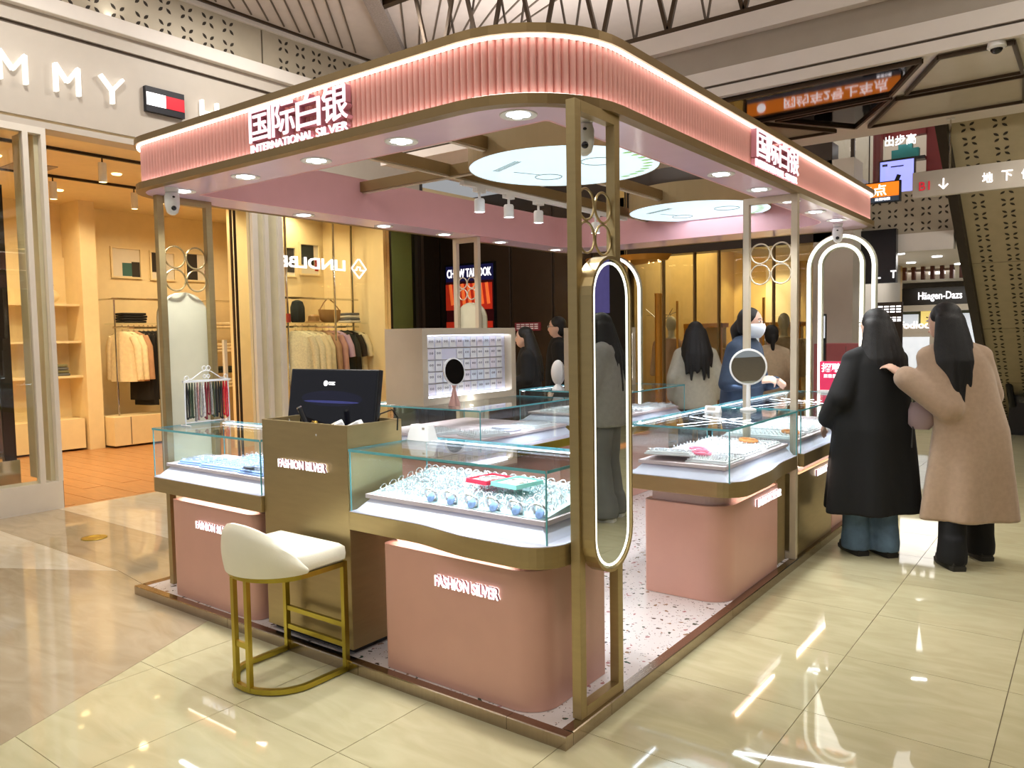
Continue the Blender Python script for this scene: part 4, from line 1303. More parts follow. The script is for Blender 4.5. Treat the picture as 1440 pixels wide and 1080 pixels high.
# -- cash desk
cd = thing('cash_desk', 'champagne metal cash desk with an open top between two glass counters', 'desk', (-1.5, 0.25, 0.05))
o_, i_ = rrect(-1.82, -1.19, 0.055, 0.40, 0.004, 2), rrect(-1.805, -1.205, 0.07, 0.385, 0.003, 2)
obj('shell', MB().ring(o_, i_, 0.075, 1.105), 'champagne', cd)
obj('toe_kick', MB().box(-1.80, -1.21, 0.085, 0.39, 0.05, 0.076), 'black_plastic', cd)
obj('desk_shelf', MB().box(-1.805, -1.205, 0.07, 0.385, 0.98, 1.0), 'champagne_light', cd)
fashion_sign((-1.67, 0.055, 0.882), (1, 0, 0), (0, 0, 1), 0.345, 0.04, 'backlit white lettering on the metal cash desk')
# -- counter along the aisle
R_ = thing('glass_counter', 'glass jewellery counter on a pink base at the aisle entrance, pink and orange pieces inside', 'counter', (-0.3, 2.1, 0.05), 'kiosk counters')
obj('base', MB().prism(rrect(-0.53, -0.05, 1.63, 2.46, [0.03, 0.14, 0.01, 0.005]), 0.05, 0.57), 'pink_lacquer', R_, smooth=True)
obj('base_core', MB().prism(rrect(-0.5, -0.085, 1.67, 2.45, [0.01, 0.12, 0.005, 0.005]), 0.57, 0.636), 'base_glow', R_)
obj('light_strip', MB().box(-0.072, -0.058, 1.82, 2.44, 0.624, 0.634), 'led_warm', R_)
obj('end_panel', MB().box(-0.5, -0.07, 2.49, 2.66, 0.05, 0.636), 'champagne', R_)
LEDGE2 = [(x, y+1.57) for x, y in rrect(-0.62, 0.045, 0.0, 1.09, [0.005, 0.15, 0.005, 0.005])[:18]]+[(-y_, x_) for x_, y_ in flare(2.0, 2.0, 2.4, -0.045, -0.004)[1:]]+[(0.004, 2.66), (-0.62, 2.66)]
obj('ledge', MB().prism(LEDGE2, 0.636, 0.718), 'champagne', R_, bevel=0.002)
obj('ledge_top', MB().prism(inset(LEDGE2, 0.004), 0.7182, 0.7212), 'white_deck', R_)
glass_case(R_, -0.59, -0.002, 1.555, 2.66)
plinth(R_, -0.59, -0.002, 1.555, 2.66)
fashion_sign((-0.05, 2.06, 0.50), (0, 1, 0), (0, 0, 1), 0.40, 0.044, 'backlit white lettering on the pink base facing the aisle')
R2 = thing('glass_counter', 'glass jewellery counter on a champagne base beside the customer in black', 'counter', (-0.3, 3.5, 0.05), 'kiosk counters')
obj('base', MB().prism(rrect(-0.57, -0.03, 2.78, 3.58, [0.005, 0.03, 0.005, 0.005]), 0.05, 0.575), 'champagne', R2, smooth=True)
obj('far_base', MB().prism(rrect(-0.55, -0.04, 3.62, 4.3, 0.03), 0.05, 0.575), 'pink_lacquer', R2, smooth=True)
obj('base_core', MB().box(-0.5, -0.06, 2.80, 4.28, 0.575, 0.636), 'base_glow', R2)
obj('light_strip', MB().box(-0.05, -0.036, 2.80, 4.25, 0.624, 0.634), 'led_warm', R2)
obj('ledge', MB().box(-0.62, 0.02, 2.745, 4.34, 0.636, 0.718), 'champagne', R2, bevel=0.002)
obj('ledge_top', MB().box(-0.618, 0.018, 2.747, 4.338, 0.718, 0.721), 'white_deck', R2)
glass_case(R2, -0.59, -0.002, 2.745, 4.32)
plinth(R2, -0.59, -0.002, 2.745, 4.32)
fashion_sign((-0.03, 3.15, 0.512), (0, 1, 0), (0, 0, 1), 0.40, 0.042, 'backlit white lettering on the champagne base beside the customer in black')
# -- inner counters
I1 = thing('glass_counter', 'low glass island counter carrying the large lit card display', 'counter', (-2.35, 2.3, 0.05), 'kiosk counters')
obj('base', MB().prism(rrect(-2.85, -1.9, 1.82, 2.88, 0.04), 0.05, 0.60), 'pink_lacquer', I1, smooth=True)
obj('base_core', MB().box(-2.8, -1.95, 1.86, 2.84, 0.6, 0.636), 'champagne', I1)
obj('ledge', MB().box(-2.95, -1.77, 1.70, 2.92, 0.64, 0.70), 'brass', I1, bevel=0.002)
obj('ledge_top', MB().box(-2.94, -1.78, 1.71, 2.91, 0.70, 0.72), 'white_deck', I1)
glass_case(I1, -2.93, -1.795, 1.735, 2.90)
plinth(I1, -2.93, -1.795, 1.735, 2.90, inset=0.07)
I2 = thing('glass_counter', 'glass island counter at the far end, behind the mirror post', 'counter', (-2.2, 4.1, 0.05), 'kiosk counters')
obj('base', MB().prism(rrect(-2.68, -1.8, 3.56, 4.62, 0.04), 0.05, 0.60), 'pink_lacquer', I2, smooth=True)
obj('base_core', MB().box(-2.64, -1.84, 3.6, 4.58, 0.6, 0.636), 'champagne', I2)
obj('ledge', MB().box(-2.77, -1.66, 3.46, 4.74, 0.64, 0.70), 'brass', I2, bevel=0.002)
obj('ledge_top', MB().box(-2.76, -1.67, 3.47, 4.73, 0.70, 0.72), 'white_deck', I2)
glass_case(I2, -2.75, -1.69, 3.48, 4.71)
plinth(I2, -2.75, -1.69, 3.48, 4.71, inset=0.07)

# ================================================================ JEWELLERY
bg = mesh_from(MB().torus((0, 0, 0), 0.020, 0.0024, (0, 0, 1), 16, 5), 'silver', smooth=True)
def bangle(loc, rot, lab, grp, me=bg, nm='bangle'):
    o = bpy.data.objects.new(nm, me)
    COL.objects.link(o)
    o.location = loc
    o.rotation_euler = rot
    return tag(o, lab, nm, grp)
ZT = 0.795
for i in range(17):
    for j in range(6):
        x, y = -1.09+i*0.052, 0.175+j*0.058
        if i > 9 and i < 15 and j in (2, 3, 4):
            continue
        bangle((x+random.uniform(-.006, .006), y, ZT+0.019+0.16*(y-0.15)), (1.05+random.uniform(-.15, .15), random.uniform(-.2, .2), random.uniform(-.3, .3)),
               'small silver bangle lying among the rows in the front glass counter', 'silver bangles in the front counter')
for k in range(6):
    x = -0.76+k*0.113
    b = thing('bangle_stand', ORD[k]+' blue gem bangle from the cash desk in the front row of the glass counter', 'bangle', (x, 0.135, ZT), 'blue gem bangles')
    obj('hoop', MB().torus((x, 0.135, ZT+0.034), 0.031, 0.006, (0, 1, 0.5), 20, 6), 'silver', b, smooth=True)
    obj('gem_disc', MB().lathe([(0.0001, 0), (0.021, 0), (0.019, 0.003), (0.0001, 0.004)], (0, 0, 0), 16).xf(Matrix.Translation((x, 0.135, ZT+0.022)) @ Matrix.Rotation(1.1, 4, 'X')), 'blue_gem', b)
sp = sparkle(MB(), -1.1, -0.19, 0.15, 0.52, ZT+0.004, 1100, 0.004, 0.010, 0.16)
tag(obj('silver_rings', sp, 'silver', smooth=True), 'glittering mass of small silver rings in the front glass counter', 'rings', kind='stuff')

def gift_box(loc, rz, w, d, m, lab):
    g = thing('gift_box', lab, 'box', loc, 'open gift boxes', rz)
    h, e = 0.018, 0.006
    obj('bottom', MB().box(-w/2, w/2, -d/2, d/2, 0, 0.004), m, g, local=True)
    obj('rim', MB().ring(rrect(-w/2, w/2, -d/2, d/2, 0.004, 2), rrect(-w/2+e, w/2-e, -d/2+e, d/2-e, 0.003, 2), 0.004, h), m, g, local=True)
    obj('cushion', MB().box(-w/2+e, w/2-e, -d/2+e, d/2-e, 0.004, 0.011), 'tray_white' if m != 'red_box' else 'tray_rose', g, local=True, bevel=0.003)
    obj('bracelet', MB().torus((0, 0, 0.014), d*0.26, 0.004, (0, 0, 1), 18, 5), 'silver', g, local=True, smooth=True)
gift_box((-0.60, 0.335, ZT+0.075), -0.15, 0.13, 0.16, 'red_box', 'open red gift box lying on the silver bangles')
gift_box((-0.45, 0.335, ZT+0.075), -0.12, 0.15, 0.17, 'teal_box', 'open mint green gift box next to the red one')

def tray(loc, rz, w, d, lab, m='tray_white', rows=4, tilt=0.0, grp='jewellery trays', gems='silver', n=60):
    g = thing('jewellery_tray', lab, 'tray', loc, grp, rz)
    R = Matrix.Rotation(tilt, 4, 'X')
    obj('board', MB().box(-w/2, w/2, -d/2, d/2, 0, 0.01).xf(R), m, g, local=True, bevel=0.002)
    for k in range(rows):
        y = -d/2+d*(k+0.5)/rows
        obj('row_bar', MB().box(-w/2+0.008, w/2-0.008, y-d/rows*0.32, y+d/rows*0.32, 0.01, 0.02).xf(R), m, g, local=True, bevel=0.003)
    mb = MB()
    for k in range(rows):
        y = -d/2+d*(k+0.5)/rows
        c = max(3, n//rows)
        for q in range(c):
            x = -w/2+0.02+(w-0.04)*q/(c-1)
            mb.torus((x, y, 0.026), 0.008, 0.0017, (1, random.uniform(-.3, .3), 0.1), 8, 4)
    obj('rings', mb.xf(R), gems, g, local=True, smooth=True, kind='stuff')
    return g
z = ZT
tray((-2.32, 0.20, z), 0.06, 0.34, 0.17, 'pale blue tray of ring rows at the front of the counter with blue trays', 'tray_blue', 4)
tray((-2.62, 0.22, z), 0.12, 0.2, 0.2, 'pale blue tray of chains near the shop end post', 'tray_blue', 5)
tray((-2.02, 0.19, z), 0.0, 0.22, 0.16, 'periwinkle tray with a dark wristband beside the cash desk', 'tray_blue', 3)
tray((-2.2, 0.38, z+0.005), 0.03, 0.55, 0.15, 'pale blue tray of necklaces along the back of the counter with blue trays', 'tray_blue', 5, 0.15)
tag(obj('wristband', MB().torus((-2.05, 0.145, z+0.028), 0.034, 0.009, (0, 0.25, 1), 22, 8), 'navy', smooth=True), 'dark wristband lying on the periwinkle tray', 'wristband')
# aisle counter trays
tray((-0.40, 1.73, z+0.02), 0.15, 0.26, 0.22, 'tilted white tray of upright ring rows at the entrance corner of the aisle counter', 'tray_white', 7, -0.12, n=98)
tray((-0.17, 1.78, z), 0.0, 0.24, 0.26, 'flat white tray of tiny earrings behind the glass corner of the aisle counter', 'tray_white', 6, n=90)
tray((-0.3, 2.10, z), 0.0, 0.46, 0.28, 'flat white tray of tiny earrings in the middle of the aisle counter', 'tray_white', 6, n=120)
tray((-0.3, 2.45, z), 0.0, 0.46, 0.26, 'flat white tray of chains at the post end of the aisle counter', 'tray_white', 5, n=80)
mat('pink_card', (240, 120, 150), 0.5, var=0.1)
mat('orange_card', (250, 160, 90), 0.5, var=0.1)
for (x, y, r_, m, lab) in ((-0.26, 1.80, 0.05, 'pink_card', 'bright pink ring shaped card lying at the aisle counter corner'), (-0.33, 1.92, 0.045, 'pink_card', 'bright pink ring shaped card lying further inside the aisle counter'),
                           (-0.22, 2.42, 0.05, 'orange_card', 'orange ring shaped card in the aisle counter by the pale post'), (-0.13, 2.95, 0.05, 'orange_card', 'orange ring shaped card in the counter beside the customer in black')):
    tag(obj('display_card', MB().torus((x, y, z+0.034), r_, 0.010, (0.1, 0.0, 1), 18, 6).ellip((x, y, z+0.03), (r_*0.6, r_*0.4, 0.01)), m, smooth=True), lab, 'display card')
tray((-0.3, 2.95, z), 0.0, 0.46, 0.3, 'flat white tray of chains just past the pale post in the customer counter', 'tray_white', 5, n=80)
tray((-0.3, 3.32, z), 0.0, 0.46, 0.3, 'flat white tray of earrings in the middle of the customer counter', 'tray_white', 6, n=80)
tray((-0.3, 3.75, z), 0.0, 0.46, 0.3, 'flat white tray of earrings at the red sign end of the customer counter', 'tray_white', 6, n=60)
# island trays
tray((-1.98, 2.0, z), 1.2, 0.3, 0.26, 'white tray of fine necklaces at the glass corner of the card display island', 'tray_white', 8, n=64)
tray((-2.35, 1.93, z), 1.3, 0.24, 0.3, 'white tray of long chains under the round stand mirror', 'tray_white', 9, n=54)
tray((-1.98, 2.6, z), 1.57, 0.3, 0.24, 'white tray of rings at the mirror post end of the card display island', 'tray_white', 6, n=72)
pl = MB().lathe([(0.0001, 0), (0.12, 0), (0.125, 0.012), (0.1, 0.016), (0.095, 0.03), (0.0001, 0.034)], (-2.02, 2.30, z), 32)
tag(obj('display_plinth', pl, 'white_deck', smooth=True), 'round white stepped display plinth in the island counter', 'plinth')
tray((-1.95, 3.75, z), 1.57, 0.34, 0.3, 'white tray of small rings at the near corner of the far island', 'tray_white', 7, n=84)
tray((-1.92, 4.2, z), 1.57, 0.4, 0.3, 'white tray of gold toned rings on the far island', 'tray_white', 7, n=84)
tray((-1.9, 4.55, z), 1.57, 0.2, 0.3, 'white tray of rings at the far end of the far island', 'tray_white', 4, n=48)
tray((-2.45, 3.75, z), 1.57, 0.34, 0.3, 'white tray of rings under the round white mirror back', 'tray_white', 6, n=48)

# ---------------------------------------------------------------- lit card displays on the islands
def card_box(x0, x1, y0, y1, z0, z1, lab, cols, rows, clab, hide=()):
    """box open towards +x, lit inside"""
    t = thing('card_display', lab, 'display case', ((x0+x1)/2, (y0+y1)/2, z0), 'lit card displays')
    th = 0.018
    obj('side_panel', MB().box(x0, x1, y0, y0+th, z0, z1), 'champagne_light', t)
    obj('side_panel', MB().box(x0, x1, y1-th, y1, z0, z1), 'champagne_light', t)
    obj('top_panel', MB().box(x0, x1, y0+th, y1-th, z1-th, z1), 'champagne_light', t)
    obj('bottom_panel', MB().box(x0, x1, y0+th, y1-th, z0, z0+th), 'champagne_light', t)
    xb = x1-0.10
    obj('back_panel', MB().box(x0+0.01, xb, y0+th, y1-th, z0+th, z1-th), 'white_deck', t)
    f0, f1 = rrect(y0+th, y1-th, z0+th, z1-th, 0.01, 3), rrect(y0+0.055, y1-0.055, z0+0.05, z1-0.05, 0.01, 3)
    fr = MB().ring(f0, f1, x1-0.02, x1-0.002)
    fr.v = [(p[2], p[0], p[1]) for p in fr.v]
    obj('front_frame', fr, 'champagne_light', t)
    obj('light_strip', MB().box(xb+0.01, xb+0.025, y0+0.03, y1-0.03, z1-0.045, z1-0.03).box(xb+0.01, xb+0.025, y0+0.03, y1-0.03, z0+0.03, z0+0.045), 'led_cool', t)
    gr = MB()
    for r in range(rows+1):
        zz = z0+0.06+(z1-z0-0.12)*r/rows
        gr.box(xb, xb+0.004, y0+0.06, y1-0.06, zz-0.003, zz+0.001)
    obj('hook_rails', gr, 'grey_paint', t)
    cw, chh = (y1-y0-0.13)/cols, (z1-z0-0.12)/rows
    me = [mesh_from(MB().box(0, 0.003, -cw*0.42, cw*0.42, -chh*0.42, chh*0.44), m) for m in ('tray_white', 'card_lilac', 'card_blue')]
    for r in range(rows):
        for c in range(cols):
            if (r, c) in hide:
                continue
            o = bpy.data.objects.new('earring_card', random.choice([me[0], me[0], me[0], me[1], me[2]]))
            COL.objects.link(o)
            o.location = (xb+0.006, y0+0.065+cw*(c+0.5), z0+0.06+chh*(r+0.48))
            tag(o, clab, 'earring card', clab)
            m2 = bpy.data.objects.new('earrings', ERM)
            COL.objects.link(m2)
            m2.parent = o
    return t
_e = MB()
for yy in (-0.012, 0.012):
    _e.torus((0.005, yy, 0.008), 0.007, 0.0016, (1, 0, 0), 8, 4)
ERM = mesh_from(_e, 'velvet_grey')
card_box(-2.74, -2.36, 1.79, 2.90, 1.001, 1.56, 'large champagne box display with rows of earring cards, brightly lit', 12, 5, 'white earring card hooked in the large lit box display', ((3, 3), (3, 4)))
card_box(-2.34, -2.1, 3.6, 4.5, 1.001, 1.556, 'champagne box display with earring cards on the far island', 8, 5, 'white earring card hooked in the far island box display')

def stand_mirror(loc, rz, lab, r=0.085, h=0.2, tilt=0.12, hand=False):
    t = thing('stand_mirror', lab, 'mirror', loc, None, rz)
    if hand:
        obj('stem', MB().lathe([(0.0001, 0), (0.05, 0), (0.05, 0.008), (0.014, 0.02), (0.011, h-r)], (0, 0, 0), 16), 'white_plastic', t, local=True, smooth=True)
    else:
        obj('stem', MB().lathe([(0.0001, 0), (0.045, 0), (0.043, 0.01), (0.012, h-r-0.03), (0.010, h-r-0.02), (0.022, h-r+0.005)], (0, 0, 0), 18), 'rose_gold', t, local=True, smooth=True)
    R = Matrix.Translation((0, 0, h)) @ Matrix.Rotation(PI/2-tilt, 4, 'X')
    obj('head', MB().lathe([(0.0001, -0.012), (r*0.9, -0.012), (r, -0.004), (r, 0.008), (r*0.93, 0.01)], (0, 0, 0), 36).xf(R), 'white_plastic', t, local=True, smooth=True)
    obj('mirror_glass', MB().lathe([(0.0001, 0.0095), (r*0.9, 0.0095), (r*0.9, 0.0105), (0.0001, 0.0105)], (0, 0, 0), 36).xf(R), 'mirror_dark' if not hand else 'mirror_face', t, local=True)
    return t
stand_mirror((-2.19, 1.93, 1.001), 1.45, 'round dark table mirror on a rose hourglass stand before the lit display', 0.10, 0.245)
stand_mirror((-0.27, 2.55, 1.001), 0.35, 'round white hand mirror standing on the aisle counter by the pale post', 0.115, 0.275, -0.05, True)
wm = thing('vanity_mirror', 'white rounded back of a table mirror on the far island', 'mirror', (-2.42, 3.62, 1.001))
obj('shell', MB().ellip((-2.42, 3.62, 1.155), (0.07, 0.05, 0.115), 20, 14), 'white_plastic', wm, smooth=True)
obj('foot', MB().lathe([(0.0001, 0), (0.06, 0), (0.05, 0.02), (0.02, 0.05), (0.0001, 0.05)], (-2.42, 3.62, 1.001), 16), 'white_plastic', wm, smooth=True)
cb = thing('card_holder', 'small white box lying on the glass behind the cash desk', 'box', (-1.13, 0.44, 1.001))
obj('body', MB().loft([[(x, y, 1.001) for x, y in rrect(-1.185, -1.04, 0.42, 0.50, 0.01, 3)], [(x, y, 1.075) for x, y in rrect(-1.17, -1.055, 0.435, 0.485, 0.01, 3)]]), 'white_plastic', cb, smooth=True)
obj('slot', MB().box(-1.085, -1.07, 0.430, 0.438, 1.055, 1.065), 'grey_paint', cb)
tn = thing('price_tent', 'small white folded price card on the aisle counter', 'card', (-0.43, 2.36, 1.001))
obj('card', MB().add([(-0.47, 2.33, 1.001), (-0.37, 2.33, 1.001), (-0.37, 2.35, 1.04), (-0.47, 2.35, 1.04), (-0.47, 2.37, 1.001), (-0.37, 2.37, 1.001)], [(0, 1, 2, 3), (3, 2, 5, 4), (0, 4, 5, 1), (0, 3, 4), (1, 5, 2)]), 'white_plastic', tn)
obj('print', MB().plate([(-0.455, 2.334, 1.012), (-0.40, 2.334, 1.012), (-0.40, 2.3425, 1.03), (-0.455, 2.3425, 1.03)], 0.001, (0, -0.9, 0.4)), 'grey_paint', tn)
rs = thing('promotion_sign', 'small red sign with white characters standing on the counter by the arches', 'sign', (-0.20, 4.22, 1.001))
mat('promo_red', (206, 40, 84), 0.4, emit=0.35, ecol=(206, 40, 84))
obj('card', MB().box(-0.30, -0.08, 4.23, 4.24, 1.02, 1.25), 'promo_red', rs)
obj('lettering', text_mb('招聘', 0.15, 0.07, (-0.285, 4.229, 1.165), (1, 0, 0), (0, 0, 1), 0.003, 0.02), 'sign_white', rs)
obj('lower_lettering', print_row(3, 0.1, 0.025, (-0.27, 4.229, 1.12), (1, 0, 0), (0, 0, 1), 0.003), 'sign_white', rs, kind='stuff')
obj('foot', MB().box(-0.31, -0.07, 4.2, 4.27, 1.001, 1.02), 'white_plastic', rs)

# ---------------------------------------------------------------- bracelet rack on the shop end counter
rk = thing('bracelet_rack', 'white wire rack with a scrolled top standing on the shop end counter', 'rack', (-2.74, 0.34, 1.001))
XR, Y0, Y1 = -2.74, 0.19, 0.475
w = MB()
for y in (Y0, Y1):
    w.tube([(XR, y, 1.003), (XR, y, 1.26)], 0.004, 6)
    w.tube([(XR-0.05, y, 1.005), (XR+0.05, y, 1.005)], 0.004, 6)
w.tube([(XR, Y0, 1.02), (XR, Y1, 1.02)], 0.003, 6)
obj('frame', w, 'white_plastic', rk, smooth=True)
obj('hook_bar', MB().box(XR-0.008, XR+0.008, Y0-0.01, Y1+0.01, 1.255, 1.267), 'white_plastic', rk)
sc_ = MB()
c = (Y0+Y1)/2
sc_.tube([(XR, Y0+0.02, 1.27), (XR, Y0+0.05, 1.275), (XR, c-0.03, 1.315), (XR, c, 1.32), (XR, c+0.03, 1.315), (XR, Y1-0.05, 1.275), (XR, Y1-0.02, 1.27)], 0.003, 6)
sc_.torus((XR, c-0.014, 1.335), 0.013, 0.0028, (1, 0, 0), 14, 5).torus((XR, c+0.014, 1.335), 0.013, 0.0028, (1, 0, 0), 14, 5)
sc_.torus((XR, Y0+0.015, 1.28), 0.013, 0.0028, (1, 0, 0), 14, 5).torus((XR, Y1-0.015, 1.28), 0.013, 0.0028, (1, 0, 0), 14, 5)
sc_.torus((XR, c-0.012, 1.287), 0.010, 0.0026, (1, 0, 0), 14, 5).torus((XR, c+0.012, 1.287), 0.010, 0.0026, (1, 0, 0), 14, 5)
obj('scroll_top', sc_, 'white_plastic', rk, smooth=True)
cols = [('cord_black', (26, 24, 24), 'black'), ('cord_green', (56, 70, 50), 'dark green'), ('cord_grey', (150, 146, 140), 'grey beaded'), ('cord_rose', (178, 130, 124), 'dusty rose'),
        ('cord_white', (220, 216, 210), 'pale beaded'), ('cord_wine', (120, 26, 36), 'wine red'), ('cord_red', (196, 20, 40), 'bright red')]
for nme, rgb, _ in cols:
    mat(nme, rgb, 0.6, var=0.3, scale=90)
seq = [0, 1, 1, 2, 3, 2, 4, 5, 5, 2, 1, 0, 0, 0, 6, 6]
for k, ci in enumerate(seq):
    y = Y0+0.014+k*(Y1-Y0-0.028)/(len(seq)-1)
    L = 0.20+random.uniform(-0.025, 0.02)
    mb = MB()
    for q in (-1, 1):
        dx = random.uniform(-0.006, 0.006)
        mb.tube([(XR, y, 1.252), (XR+q*0.007, y+dx*0.4, 1.20), (XR+q*0.009, y+dx, 1.25-L)], 0.0042, 6)
    mb.ellip((XR, y, 1.25-L), (0.012, 0.006, 0.008), 8, 6)
    before = seq[:k].count(ci)
    lab = '%s cord bracelet%s hanging on the white wire rack' % (cols[ci][2], '' if seq.count(ci) == 1 else ', number %s of its colour,' % ['one', 'two', 'three', 'four'][before])
    tag(obj('cord_bracelet', mb, cols[ci][0], smooth=True), lab, 'bracelet', 'cord bracelets on the wire rack')

# ---------------------------------------------------------------- cash desk equipment
mo = thing('monitor', 'black till monitor showing a dark screen with a small white logo', 'monitor', (-1.60, 0.30, 1.0))
tl = Matrix.Translation((-1.60, 0.30, 1.01)) @ Matrix.Rotation(0.10, 4, 'Z') @ Matrix.Rotation(-0.16, 4, 'X')
mat('screen_dark', (10, 10, 16), 0.08, emit=0.05, ecol=(20, 22, 40))
mat('screen_band', (44, 46, 92), 0.1, emit=0.3, ecol=(64, 70, 140))
mat('screen_dim', (14, 14, 28), 0.1, emit=0.08, ecol=(40, 44, 90))
obj('housing', MB().box(-0.30, 0.30, -0.012, 0.022, 0.02, 0.335).xf(tl), 'black_plastic', mo, bevel=0.004)
obj('screen', MB().box(-0.29, 0.29, -0.0135, -0.012, 0.03, 0.325).xf(tl), 'screen_dark', mo)
obj('glow_field', MB().ellip((0.0, -0.0137, 0.185), (0.21, 0.0004, 0.04), 24, 8).xf(tl), 'screen_dim', mo)
obj('glow_band', MB().ellip((0.0, -0.0139, 0.168), (0.19, 0.0004, 0.007), 24, 8).xf(tl), 'screen_band', mo)
obj('logo', MB().lathe([(0.0001, 0), (0.014, 0), (0.014, 0.001), (0.0001, 0.001)], (0, 0, 0), 16).xf(tl @ Matrix.Translation((-0.045, -0.0138, 0.262)) @ Matrix.Rotation(PI/2, 4, 'X')), 'sign_white', mo)
lm = text_mb('COZC', 0.045, 0.016, (-0.026, -0.0138, 0.254), (1, 0, 0), (0, 0, 1), 0.001, 0.01).xf(tl)
obj('logo_text', lm, 'sign_white', mo)
obj('stand', MB().box(-1.68, -1.52, 0.28, 0.36, 1.0, 1.03), 'black_plastic', mo)
sn = thing('scanner_handle', 'black handheld scanner leaning up out of the cash desk', 'scanner', (-1.60, 0.15, 1.0))
obj('grip', MB().tube([(-1.56, 0.16, 1.0), (-1.625, 0.14, 1.16)], 0.014, 10), 'black_plastic', sn, smooth=True)
obj('cap', MB().tube([(-1.625, 0.14, 1.16), (-1.628, 0.139, 1.166)], 0.015, 10), 'chrome', sn)
for loc, rz, lab, m in (((-1.30, 0.19, 1.0), 0.5, 'white receipt printer tilted in the cash desk', 'white_plastic'), ((-1.37, 0.14, 1.0), 0.9, 'small white card reader beside the receipt printer', 'tray_white')):
    p = thing('card_reader', lab, 'card reader', loc, None, rz)
    Rm = Matrix.Rotation(-0.45, 4, 'Y')
    obj('body', MB().box(-0.06, 0.08, -0.03, 0.03, 0.06, 0.09).xf(Rm), m, p, local=True, bevel=0.006)
    obj('screen', MB().box(0.0, 0.05, -0.02, 0.02, 0.09, 0.092).xf(Rm), 'grey_paint', p, local=True)
    obj('rest', MB().box(-0.04, 0.05, -0.025, 0.025, 0.0, 0.075), 'black_plastic', p, local=True)
tag(obj('cable', MB().tube([(-1.24, 0.25, 1.05), (-1.20, 0.27, 1.14), (-1.15, 0.3, 1.16), (-1.135, 0.32, 1.12), (-1.15, 0.33, 1.06)], 0.004, 6), 'black_plastic', smooth=True), 'thin black cable looping up behind the card reader', 'cable')
mat('charm_gold', (170, 140, 60), 0.3, 0.8)
tag(obj('keychain', MB().ellip((-1.46, 0.10, 1.09), (0.014, 0.014, 0.022), 10, 8).ellip((-1.43, 0.10, 1.08), (0.016, 0.012, 0.016), 10, 8).torus((-1.48, 0.10, 1.09), 0.018, 0.003, (0.3, 1, 0), 12, 5).tube([(-1.46, 0.10, 1.0), (-1.46, 0.10, 1.07)], 0.006, 6), 'charm_gold', smooth=True), 'gold and green trinket sticking up inside the cash desk', 'trinket')
tag(obj('paper_scrap', MB().add([(-1.68, 0.10, 1.0), (-1.62, 0.09, 1.0), (-1.66, 0.10, 1.115), (-1.64, 0.12, 1.0)], [(0, 1, 2), (1, 3, 2), (3, 0, 2), (0, 3, 1)]), 'white_plastic'), 'crumpled white paper beside the scanner', 'paper')
tag(obj('black_pouch', MB().ellip((-1.20, 0.53, 1.022), (0.06, 0.025, 0.02), 16, 10), 'black_plastic', smooth=True), 'black pouch lying on the glass behind the white box', 'pouch')

# ---------------------------------------------------------------- stool
st = thing('counter_stool', 'white upholstered counter stool with a rounded back on a brass frame', 'stool', (-1.385, -0.15, 0))
def ucurve(z, grow=0.0, n=18):
    """open U: front feet at y=0, round back at y=-0.385"""
    xl, xr, yb = -1.595-grow, -1.175+grow, -0.385-grow
    cx, R = (xl+xr)/2, (xr-xl)/2
    pts = [(xl, 0.0, z)]
    for k in range(n+1):
        a = PI+PI*k/n
        pts.append((cx+R*math.cos(a), (yb+R*0.86)+R*0.86*math.sin(a), z))
    pts.append((xr, 0.0, z))
    return pts
def flat_band(pts, w, h, name):
    rings = []
    m = len(pts)
    for i in range(m):
        a, b = Vector(pts[max(0, i-1)]), Vector(pts[min(m-1, i+1)])
        d = (b-a).normalized()
        s = Vector((-d.y, d.x, 0))*w/2
        p = Vector(pts[i])
        rings.append([tuple(p-s), tuple(p+s), tuple(p+s+Vector((0, 0, h))), tuple(p-s+Vector((0, 0, h)))])
    return obj(name, MB().loft(rings), 'brass', st)
flat_band(ucurve(0.006), 0.022, 0.022, 'base_rail')
flat_band(ucurve(0.485), 0.022, 0.022, 'seat_rail')
for x in (-1.595, -1.175):
    obj('leg', MB().box(x-0.011, x+0.011, -0.012, 0.012, 0.006, 0.507), 'brass', st)
for x in (-1.44, -1.345):
    obj('leg', MB().box(x-0.011, x+0.011, -0.392, -0.372, 0.006, 0.487), 'brass', st)
obj('back_tie', MB().box(-1.43, -1.355, -0.388, -0.376, 0.19, 0.215), 'brass', st)
for z_ in (0.115, 0.205):
    obj('footrest', MB().box(-1.585, -1.185, -0.008, 0.008, z_, z_+0.022), 'brass', st)
obj('front_tie', MB().box(-1.585, -1.185, -0.010, 0.010, 0.485, 0.507), 'brass', st)
obj('foot_pad', MB().lathe([(0.0001, 0), (0.008, 0), (0.008, 0.007), (0.0001, 0.007)], (-1.24, -0.315, 0), 10), 'brass', st)
sp_ = [(p[0], p[1]) for p in ucurve(0, 0.012)]
seat_poly = [(x, min(y, 0.015)) for x, y in sp_]
rings = [[(x, y, z_) for x, y in inset(seat_poly, d)] for d, z_ in ((0.06, 0.507), (0.0, 0.52), (-0.01, 0.545), (0.0, 0.575), (0.07, 0.592), (0.3, 0.60))]
obj('seat_cushion', MB().loft(rings), 'leather', st, smooth=True)
